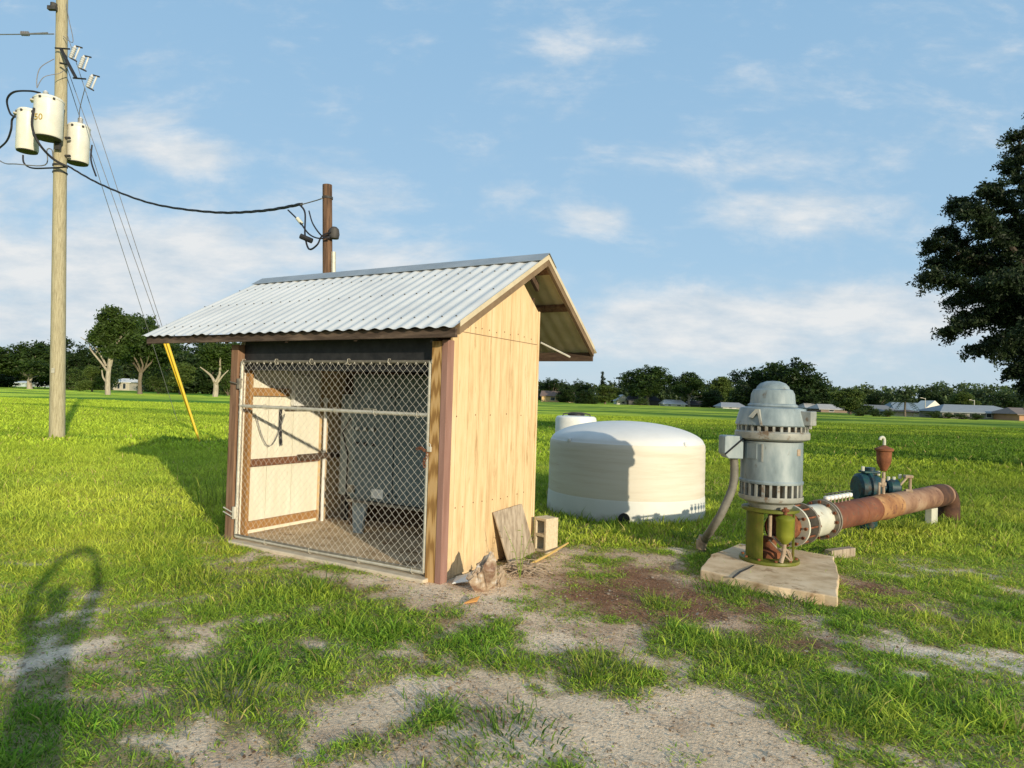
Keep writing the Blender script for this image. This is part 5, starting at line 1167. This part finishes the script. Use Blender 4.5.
# distant woodland on the horizon, haze painted into its paler leaf colours
wd = []
r_ = random.Random(2)
def woods(px0, px1, dep, top, n, seed, cA, cB, label):
    bl = []; rr_ = random.Random(seed)
    for i in range(n):
        px = px0+(px1-px0)*(i+.5)/n+rr_.uniform(-3, 3); dd = dep*rr_.uniform(.95, 1.1); p = gx(px, dd); h = (at(px, top+rr_.uniform(-2, 3), dd).z); s = h*.42
        bl.append((p.x, p.y, h*.62, s*1.5, s*1.5, s)); bl.append((p.x+rr_.uniform(-4, 4), p.y, h*.28, s*1.4, s*1.4, s*.8))
    o = crown_mesh('distant_woods', bl, 26000, 1.1, cA, cB, seed, None, hollow=.1); tag(o, label, 'woods', kind='stuff')
woods(815, 1075, 420, 386, 34, 5, (.045, .075, .03), (.12, .17, .055), 'hazy light green woods on the right horizon')
woods(525, 830, 440, 381, 34, 6, (.025, .045, .02), (.07, .10, .035), 'dark woods behind the middle of the field')
woods(-70, 300, 300, 353, 40, 7, (.02, .04, .014), (.075, .11, .025), 'green woods behind the left trees')

# tree with dead limbs (left) and forked tree
def dead_tree(px, dep, label, segs, blobs, n, sz, base_r):
    p = gx(px, dep); e = empty('broken_oak_tree', (p.x, p.y, 0), label, 'tree', group=None); k = dep/F
    def q(x, y): return Vector(((x-px)*k, 0, at(x, y, dep).z))
    m = MB()
    m2 = MB()
    for i, s_ in enumerate(segs):
        pts = [q(*v)+Vector((0, (random.random()-.5)*.6*j, 0)) for j, v in enumerate(s_[0])]; pts[0].z = max(pts[0].z, -.3) if i else -.3
        (m if i == 0 else m2).tube(bez(pts, 3), [s_[1]+(s_[2]-s_[1])*j/(len(bez(pts, 3))-1) for j in range(len(bez(pts, 3)))], 8)
    m.build('trunk', M['bark_pale'], e); m2.build('dead_limbs', M['bark_pale'], e)
    bl = [((x-px)*k, yo, at(x, y, dep).z, rx*k, rx*k, ry*k) for (x, y, rx, ry, yo) in blobs]
    crown_mesh('crown', bl, n, sz, (.02, .045, .01), (.075, .12, .02), int(px), e, hollow=.35); return e
dead_tree(108, 118, 'tree with long bare dead limbs and a high leafy crown', [
    ([(108, 396), (108, 380), (109, 362), (110, 345)], .46, .26), ([(107, 372), (100, 362), (91, 350), (84, 343), (78, 337)], .2, .05), ([(105, 366), (99, 355), (93, 344), (90, 339)], .2, .04),
    ([(94, 354), (96, 346), (97, 341)], .1, .03), ([(109, 366), (112, 352), (118, 340), (120, 333), (124, 331)], .28, .06), ([(108, 384), (103, 378), (102, 370)], .2, .08)],
    [(108, 330, 12, 8, 0), (98, 318, 6, 5, .5), (118, 322, 12, 8, 1), (108, 312, 8, 5, 0), (125, 338, 10, 8, 1), (100, 338, 8, 7, -1), (112, 345, 10, 7, 0), (104, 350, 8, 7, 1), (118, 352, 9, 6, -1), (98, 330, 7, 6, 1)], 14000, .26, .6)
dead_tree(215, 132, 'forked pale tree with bare limbs left of the shed post', [
    ([(215, 396), (215, 388), (214, 381)], .55, .42), ([(214, 382), (210, 376), (204, 371), (200, 367)], .3, .08), ([(215, 382), (219, 374), (220, 362), (221, 352)], .3, .1), ([(216, 384), (222, 376), (227, 370)], .22, .06)],
    [(216, 350, 14, 8, 0), (205, 354, 9, 7, 1), (228, 352, 10, 9, 0), (222, 364, 8, 5, 1), (207, 364, 7, 5, 1)], 9000, .26, .5)

# near oak at the right edge, dark, drooping sprays
TR = Vector((gx(1075, 22).x, 22., 0)); ok = empty('live_oak_tree', TR, 'large dark live oak with drooping sprays at the right edge', 'tree')
m = MB(); m.tube([(0, 0, -.3), (0, 0, .6), (.1, 0, 2.0), (0, .1, 3.2)], [.62, .45, .4, .38], 14)
lv = []; rq = np.random.default_rng(21); rp = random.Random(21)
limbs = []
for (x, y, dd) in [(1010, 140, 0), (985, 190, -1), (950, 205, 0), (925, 245, .5), (922, 275, -.5), (950, 300, 1), (945, 330, 0), (975, 350, -1), (1003, 352, 1), (1012, 372, 0), (1022, 385, 1), (1040, 395, -1), (1032, 360, 2), (1050, 340, 0), (990, 280, -2), (1010, 230, 2), (970, 250, 2.5), (1030, 120, 1), (1060, 90, 0), (1020, 330, -2.5), (985, 225, 1.5), (1040, 180, -2), (940, 232, 1), (965, 210, -1.5), (930, 262, 2), (1100, 70, 1), (1140, 120, 2), (1160, 200, 0), (1180, 260, -1), (1170, 320, 1), (1080, 260, -3), (1090, 160, 3), (960, 318, 1.5), (1003, 165, 1.5)]:
    e = at(x+9, y, 22+dd)-TR; st_ = Vector((0, 0, 2.4+rp.random()*2.2)); mid = st_.lerp(e, .5)+Vector((0, 0, .8)); pts = bez([st_, mid, e], 6); m.tube(pts, [.16*(1-i/len(pts))+.02 for i in range(len(pts))], 7); limbs.append(pts)
m.build('trunk', M['bark_dark'], ok)
C_ = []; W_ = []
for pts in limbs:
    for k in range(3, len(pts)):
        for _ in range(16):
            o_ = (pts[-1]-pts[0]); o_.z *= .4; d = (Vector((rp.gauss(0, 1), rp.gauss(0, 1), rp.gauss(0, .45))).normalized()*.8+o_.normalized()*.7).normalized(); ln = rp.uniform(.25, .62)*(1 if k > 6 else 1.6); b0 = pts[k]
            for t in np.linspace(.25, 1, 7): C_.append(tuple(b0+d*ln*t+Vector((0, 0, -.35*ln*t*t)))); W_.append(.055+.03*rp.random())
C_ = np.array(C_); per = 9; idx = np.repeat(np.arange(len(C_)), per); n = len(idx); P0 = C_[idx]+rq.normal(size=(n, 3))*np.array([.075, .075, .045])
a = rq.normal(size=(n, 3)); a /= np.linalg.norm(a, axis=1)[:, None]; b_ = np.cross(a, rq.normal(size=(n, 3))); b_ /= np.linalg.norm(b_, axis=1)[:, None]; s = (.055*(.6+.8*rq.random(n)))[:, None]
P = np.stack([P0-a*s, P0+b_*s*.42, P0+a*s, P0-b_*s*.42], 1); t = rq.random(n)[:, None]; t = t*.5+.5*np.repeat(rq.random(len(C_)//7+1), 7)[:len(C_)][idx][:, None]; col = np.array((.006, .012, .007))*(1-t)+np.array((.042, .070, .024))*t
np_mesh('crown', P.reshape(-1, 3), np.arange(n*4), np.full(n, 4), np.repeat(col, 4, 0), M['leaf'], ok)

# ------------------------------------------------------------------ far houses
def house(px0, px1, dep, wtop, rtop, label, wall, roof, wins=(), garage=None, gable=False, depth_m=9, hip=1.5, door=None, name='house'):
    a, b_ = gx(px0, dep), gx(px1, dep); w = b_.x-a.x; hw = at((px0+px1)/2, wtop, dep).z; hr = at((px0+px1)/2, rtop, dep).z
    e = empty(name, ((a.x+b_.x)/2, dep, 0), label, 'house'); x0, x1 = -w/2, w/2
    m = MB(); m.box(x0+.3, x1-.3, 0, depth_m, 0, hw); m.build('wall', flat('house_wall', wall), e)
    m = MB(); o_ = .5
    if gable:
        m.poly([(x0-.2, -o_, hw), (x1+.2, -o_, hw), (0, -o_, hr)], (0, depth_m+2*o_, 0)); m.build('roof', flat('house_roof', roof), e)
    else:
        r0, r1 = x0-o_, x1+o_; y0, y1 = -o_, depth_m+o_; ym = depth_m/2
        m.add([(r0, y0, hw), (r1, y0, hw), (r1, y1, hw), (r0, y1, hw), (r0+hip, ym, hr), (r1-hip, ym, hr)], [(0, 1, 5, 4), (1, 2, 5), (2, 3, 4, 5), (3, 0, 4), (0, 3, 2, 1)])
        m.box(r0, r1, y0-.02, y0+.05, hw-.22, hw-.003); m.build('roof', flat('house_roof', roof), e)
    for (u0, u1, v0, v1) in wins:
        fr_ = MB(); fr_.box(x0+w*u0-.1, x0+w*u1+.1, -.04, .0, hw*v0-.1, hw*v1+.1); f = fr_.build('window', flat('window_frame', (.6, .6, .58)), e)
        g_ = MB(); g_.box(x0+w*u0, x0+w*u1, -.06, -.043, hw*v0, hw*v1); g_.build('pane', M['glass'], f)
    if garage: gm_ = MB(); gm_.box(x0+w*garage[0], x0+w*garage[1], -.06, -.0, 0, hw*.85); gm_.build('garage_door', flat('garage_door', (.62, .56, .44)), e)
    if door: gm_ = MB(); gm_.box(x0+w*door, x0+w*door+1.0, -.06, -.0, 0, 2.1 if hw > 2.3 else hw*.85); gm_.build('door', flat('door', (.2, .08, .05)), e)
    return e
house(541, 575, 318, 396.2, 391.0, 'tan house with brown roof beside the yellow wall edge', (.62, .42, .20), (.17, .12, .10), [(.28, .40, .3, .8), (.55, .68, .1, .85), (.8, .95, .1, .85)], hip=.8)
house(628, 660, 300, 400.5, 396.0, 'low house with dark grey roof under the broad oak', (.10, .10, .10), (.06, .065, .075), [(.3, .4, .3, .8)])
house(616, 630, 305, 401, 394.6, 'small white gabled house left of the broad oak trunk', (.62, .62, .60), (.55, .56, .58), [(.4, .6, .3, .8)], gable=True)
house(664, 686, 285, 404, 399.8, 'low bright white house right of the pale forked trunk', (.68, .67, .64), (.60, .60, .60), [(.2, .3, .3, .7), (.6, .75, .3, .7)])
house(689, 716, 290, 405, 401.0, 'dark low house between two oaks', (.12, .11, .10), (.09, .09, .10), [(.4, .5, .3, .8)])
house(722, 746, 240, 407, 402.6, 'white house with grey roof left of the pump motor', (.60, .60, .58), (.28, .30, .33), [(.3, .42, .3, .8), (.6, .75, .3, .8)])
house(806, 822, 225, 408, 403.4, 'small white house right of the pump motor', (.60, .58, .54), (.46, .46, .46), [(.4, .6, .3, .8)])
house(820, 866, 215, 409.5, 404.6, 'low house with pale grey roof behind the thin trunked tree', (.24, .18, .14), (.38, .37, .36), [(.2, .3, .3, .8), (.7, .85, .3, .8)])
house(862, 898, 190, 411, 405.0, 'house with long grey shingle roof left of the palm', (.42, .30, .24), (.17, .18, .19), [(.15, .3, .3, .8), (.5, .62, .3, .8)], door=.75)
house(895, 930, 200, 410.5, 402.6, 'house with taller blue-grey metal roof behind the palm', (.40, .36, .32), (.17, .22, .27), [(.2, .3, .3, .8)])
house(921, 946, 176, 411.8, 400.6, 'tall white gable end with a steep roof', (.66, .62, .54), (.70, .66, .60), [], gable=True, depth_m=5)
house(911, 922, 170, 412, 410.0, 'cream garage with brown roof left of the white gable', (.52, .42, .28), (.12, .09, .07), [], garage=(.2, .8))
house(941, 1022, 158, 412.6, 405.2, 'long low ranch house with blue-grey roof at the right', (.22, .21, .19), (.22, .25, .28), [(.15, .22, .35, .85), (.35, .48, .3, .85), (.56, .62, .3, .85)], door=.66, hip=4)
house(1018, 1045, 150, 414.5, 408, 'tan brick house at the right photo edge under the oak', (.42, .24, .14), (.20, .16, .14), [(.3, .45, .3, .8)])
house(62, 92, 255, 382.2, 379.6, 'long low white building right of the utility pole', (.66, .66, .64), (.62, .62, .60), [(.1, .15, .3, .7)])
house(90, 104, 235, 381.0, 377.2, 'small grey open front house left of the dead-limbed trunk', (.36, .34, .32), (.40, .38, .36), [(.25, .4, .2, .8), (.55, .7, .2, .8)])
house(112, 130, 235, 382.0, 378.2, 'white roofed house right of the dead-limbed trunk', (.44, .40, .34), (.62, .62, .60), [(.3, .42, .2, .8), (.6, .75, .2, .8)])
house(168, 196, 240, 384.4, 382.0, 'low pale blue roofed building behind the yellow guards', (.40, .42, .42), (.56, .60, .62), [(.3, .42, .2, .8)])
house(224, 240, 215, 387.4, 382.8, 'white building with turquoise base beside the left shed post', (.30, .52, .50), (.64, .66, .66), [])
house(12, 26, 270, 382.6, 380.8, 'small pale building left of the wide oak trunk', (.40, .46, .50), (.50, .54, .56), [(.3, .5, .2, .8)])
house(36, 52, 275, 383.0, 381.0, 'small blue-grey building right of the wide oak trunk', (.36, .42, .48), (.42, .46, .50), [(.3, .5, .2, .8)])
# road in front of the right houses
ra = [gx(835, 185), gx(900, 160), gx(960, 143), gx(1040, 128), gx(1250, 100)]; m = MB(); vs = []; 
for p in ra: vs += [(p.x, p.y-1.8, zg(p.x, p.y-1.8)+.10), (p.x+.4, p.y+2.2, zg(p.x, p.y+2.2)+.10)]
m.add(vs, [(2*i, 2*i+2, 2*i+3, 2*i+1) for i in range(len(ra)-1)]); tag(m.build('road', flat('pale_asphalt', (.26, .26, .25)), None), kind='structure')
# small post standing in the far field by the ranch house and a utility pole by the houses
def far_pole(px, dep, top, label, nm='street_light'):
    p = gx(px, dep); h = at(px, top, dep).z; m = MB(); m.tube([(0, 0, 0), (0, 0, h)], [.12, .08], 8); m.tube([(0, 0, h-.2), (-.9, -.1, h)], .06, 6); m.box(-1.3, -.8, -.15, .05, h-.03, h+.06); o = m.build(nm, M['galv'], None); o.location = p; tag(o, label, 'street light')
far_pole(925, 170, 398, 'grey street light beside the white gable'); far_pole(974, 165, 400, 'pale street light behind the ranch house roof')

# ------------------------------------------------------------------ the photographer, behind the camera
def skin_body(name, verts, edges, radii, mtl, parent=None, sub=2):
    me = bpy.data.meshes.new(name); me.from_pydata(verts, edges, []); o = bpy.data.objects.new(name, me); COL.objects.link(o)
    sk = o.modifiers.new('skin', 'SKIN'); sk.use_smooth_shade = True; me.skin_vertices or me.skin_vertices.new() if hasattr(me.skin_vertices, 'new') else None
    if not me.skin_vertices:
        bm = bmesh.new(); bm.from_mesh(me); bm.verts.layers.skin.verify(); bm.to_mesh(me); bm.free()
    for i, r in enumerate(radii):
        s_ = me.skin_vertices[0].data[i]; s_.radius = (r, r) if not isinstance(r, tuple) else r; s_.use_root = (i == 0)
    sb = o.modifiers.new('sub', 'SUBSURF'); sb.levels = sb.render_levels = sub; me.materials.append(mtl)
    if parent is not None: o.parent = parent
    return o
PY = -.40; pe = empty('person', (0, PY, 0), 'person in a blue shirt raising a phone with both arms', 'person')
V_ = []; E_ = []; R2 = []
def av_(p, r, link=None):
    V_.append(p); R2.append(r); i = len(V_)-1
    if link is not None: E_.append((link, i))
    return i
hip = av_((0, 0, .88), (.15, .11)); wst = av_((0, .0, 1.02), (.13, .10), hip); chs = av_((0, 0, 1.22), (.155, .11), wst); nb = av_((0, 0, 1.34), (.09, .08), chs); nk = av_((0, .01, 1.41), .052, nb)
hd = av_((0, .03, 1.47), (.066, .075), nk); hd2 = av_((0, .035, 1.55), (.078, .095), hd); hd3 = av_((0, .02, 1.62), (.06, .07), hd2)
av_((0, .135, 1.53), .012, hd2)
for s_ in (-1, 1):
    sh = av_((s_*.17, 0, 1.33), .062, nb); el_ = av_((s_*.27, .13, 1.56), .052, sh); wr = av_((s_*.16, .29, 1.80), .036, el_); pm = av_((s_*.115, .325, 1.85), (.036, .018), wr)
    for k in range(4):
        f1 = av_((s_*(.095-.012*k), .335+.012*(k % 2), 1.885-.026*k+.01), .0095, pm); f2 = av_((s_*(.062-.006*k), .352, 1.89-.026*k+.01), .0085, f1); av_((s_*(.04-.004*k), .345, 1.885-.026*k+.01), .0075, f2)
    t1_ = av_((s_*.085, .315, 1.815), .011, pm); av_((s_*.055, .325, 1.80), .0095, t1_)
    h1 = av_((s_*.095, 0, .82), .10, hip); kn = av_((s_*.11, .03, .47), .062, h1); an = av_((s_*.12, 0, .09), .040, kn); he = av_((s_*.12, -.05, .035), .036, an); to = av_((s_*.14, .17, .03), .034, an)
bd = skin_body('body', V_, E_, R2, M['skin'], pe, 2)
sv = [(0, 0, .90), (0, 0, 1.02), (0, 0, 1.22), (0, 0, 1.345)]; se = [(0, 1), (1, 2), (2, 3)]; sr = [(.165, .125), (.145, .115), (.17, .125), (.10, .09)]
for s_ in (-1, 1): k = len(sv); sv += [(s_*.17, 0, 1.33), (s_*.245, .09, 1.48)]; se += [(3, k), (k, k+1)]; sr += [.075, .062]
skin_body('shirt', sv, se, sr, M['shirt'], pe, 2)
sv = [(0, 0, .90)]; se = []; sr = [(.17, .13)]
for s_ in (-1, 1): k = len(sv); sv += [(s_*.095, 0, .80), (s_*.11, .03, .47), (s_*.12, 0, .10)]; se += [(0, k), (k, k+1), (k+1, k+2)]; sr += [.115, .078, .060]
skin_body('jeans', sv, se, sr, M['jeans'], pe, 2)
skin_body('hair', [(0, 0, 1.60), (0, -.03, 1.55), (0, -.035, 1.48)], [(0, 1), (1, 2)], [(.085, .085), (.085, .075), (.06, .05)], M['hair'], pe, 2)
for s_ in (-1, 1): MB().lathe([(0, -.008), (.009, 0), (0, .008)], (s_*.030, .122, 1.555), 10).build('eye', M['white'], pe); m = MB(); m.box(-.022, .022, .118, .126, 1.492, 1.500, bev=.002); m.build('mouth', flat('lip', (.35, .12, .1)), pe)
for s_ in (-1, 1): m = MB(); m.box(s_*.14-.05, s_*.14+.05, -.09, .20, 0, .075, bev=.025); m.build('shoe', M['black'], pe)
ph = MB(); ph.box(-.078, .078, -.006, .006, -.040, .040, bev=.004); po = ph.build('mobile_phone', M['black'], None); po.location = (-.0, -.045, 1.862); tag(po, 'black mobile phone held sideways in the raised hands', 'phone')
for o_ in (co,): pass
for key, e_ in PROT.items():
    if key not in used:
        for c_ in [x for x in bpy.data.objects if x.parent == e_]: bpy.data.objects.remove(c_)
        bpy.data.objects.remove(e_)
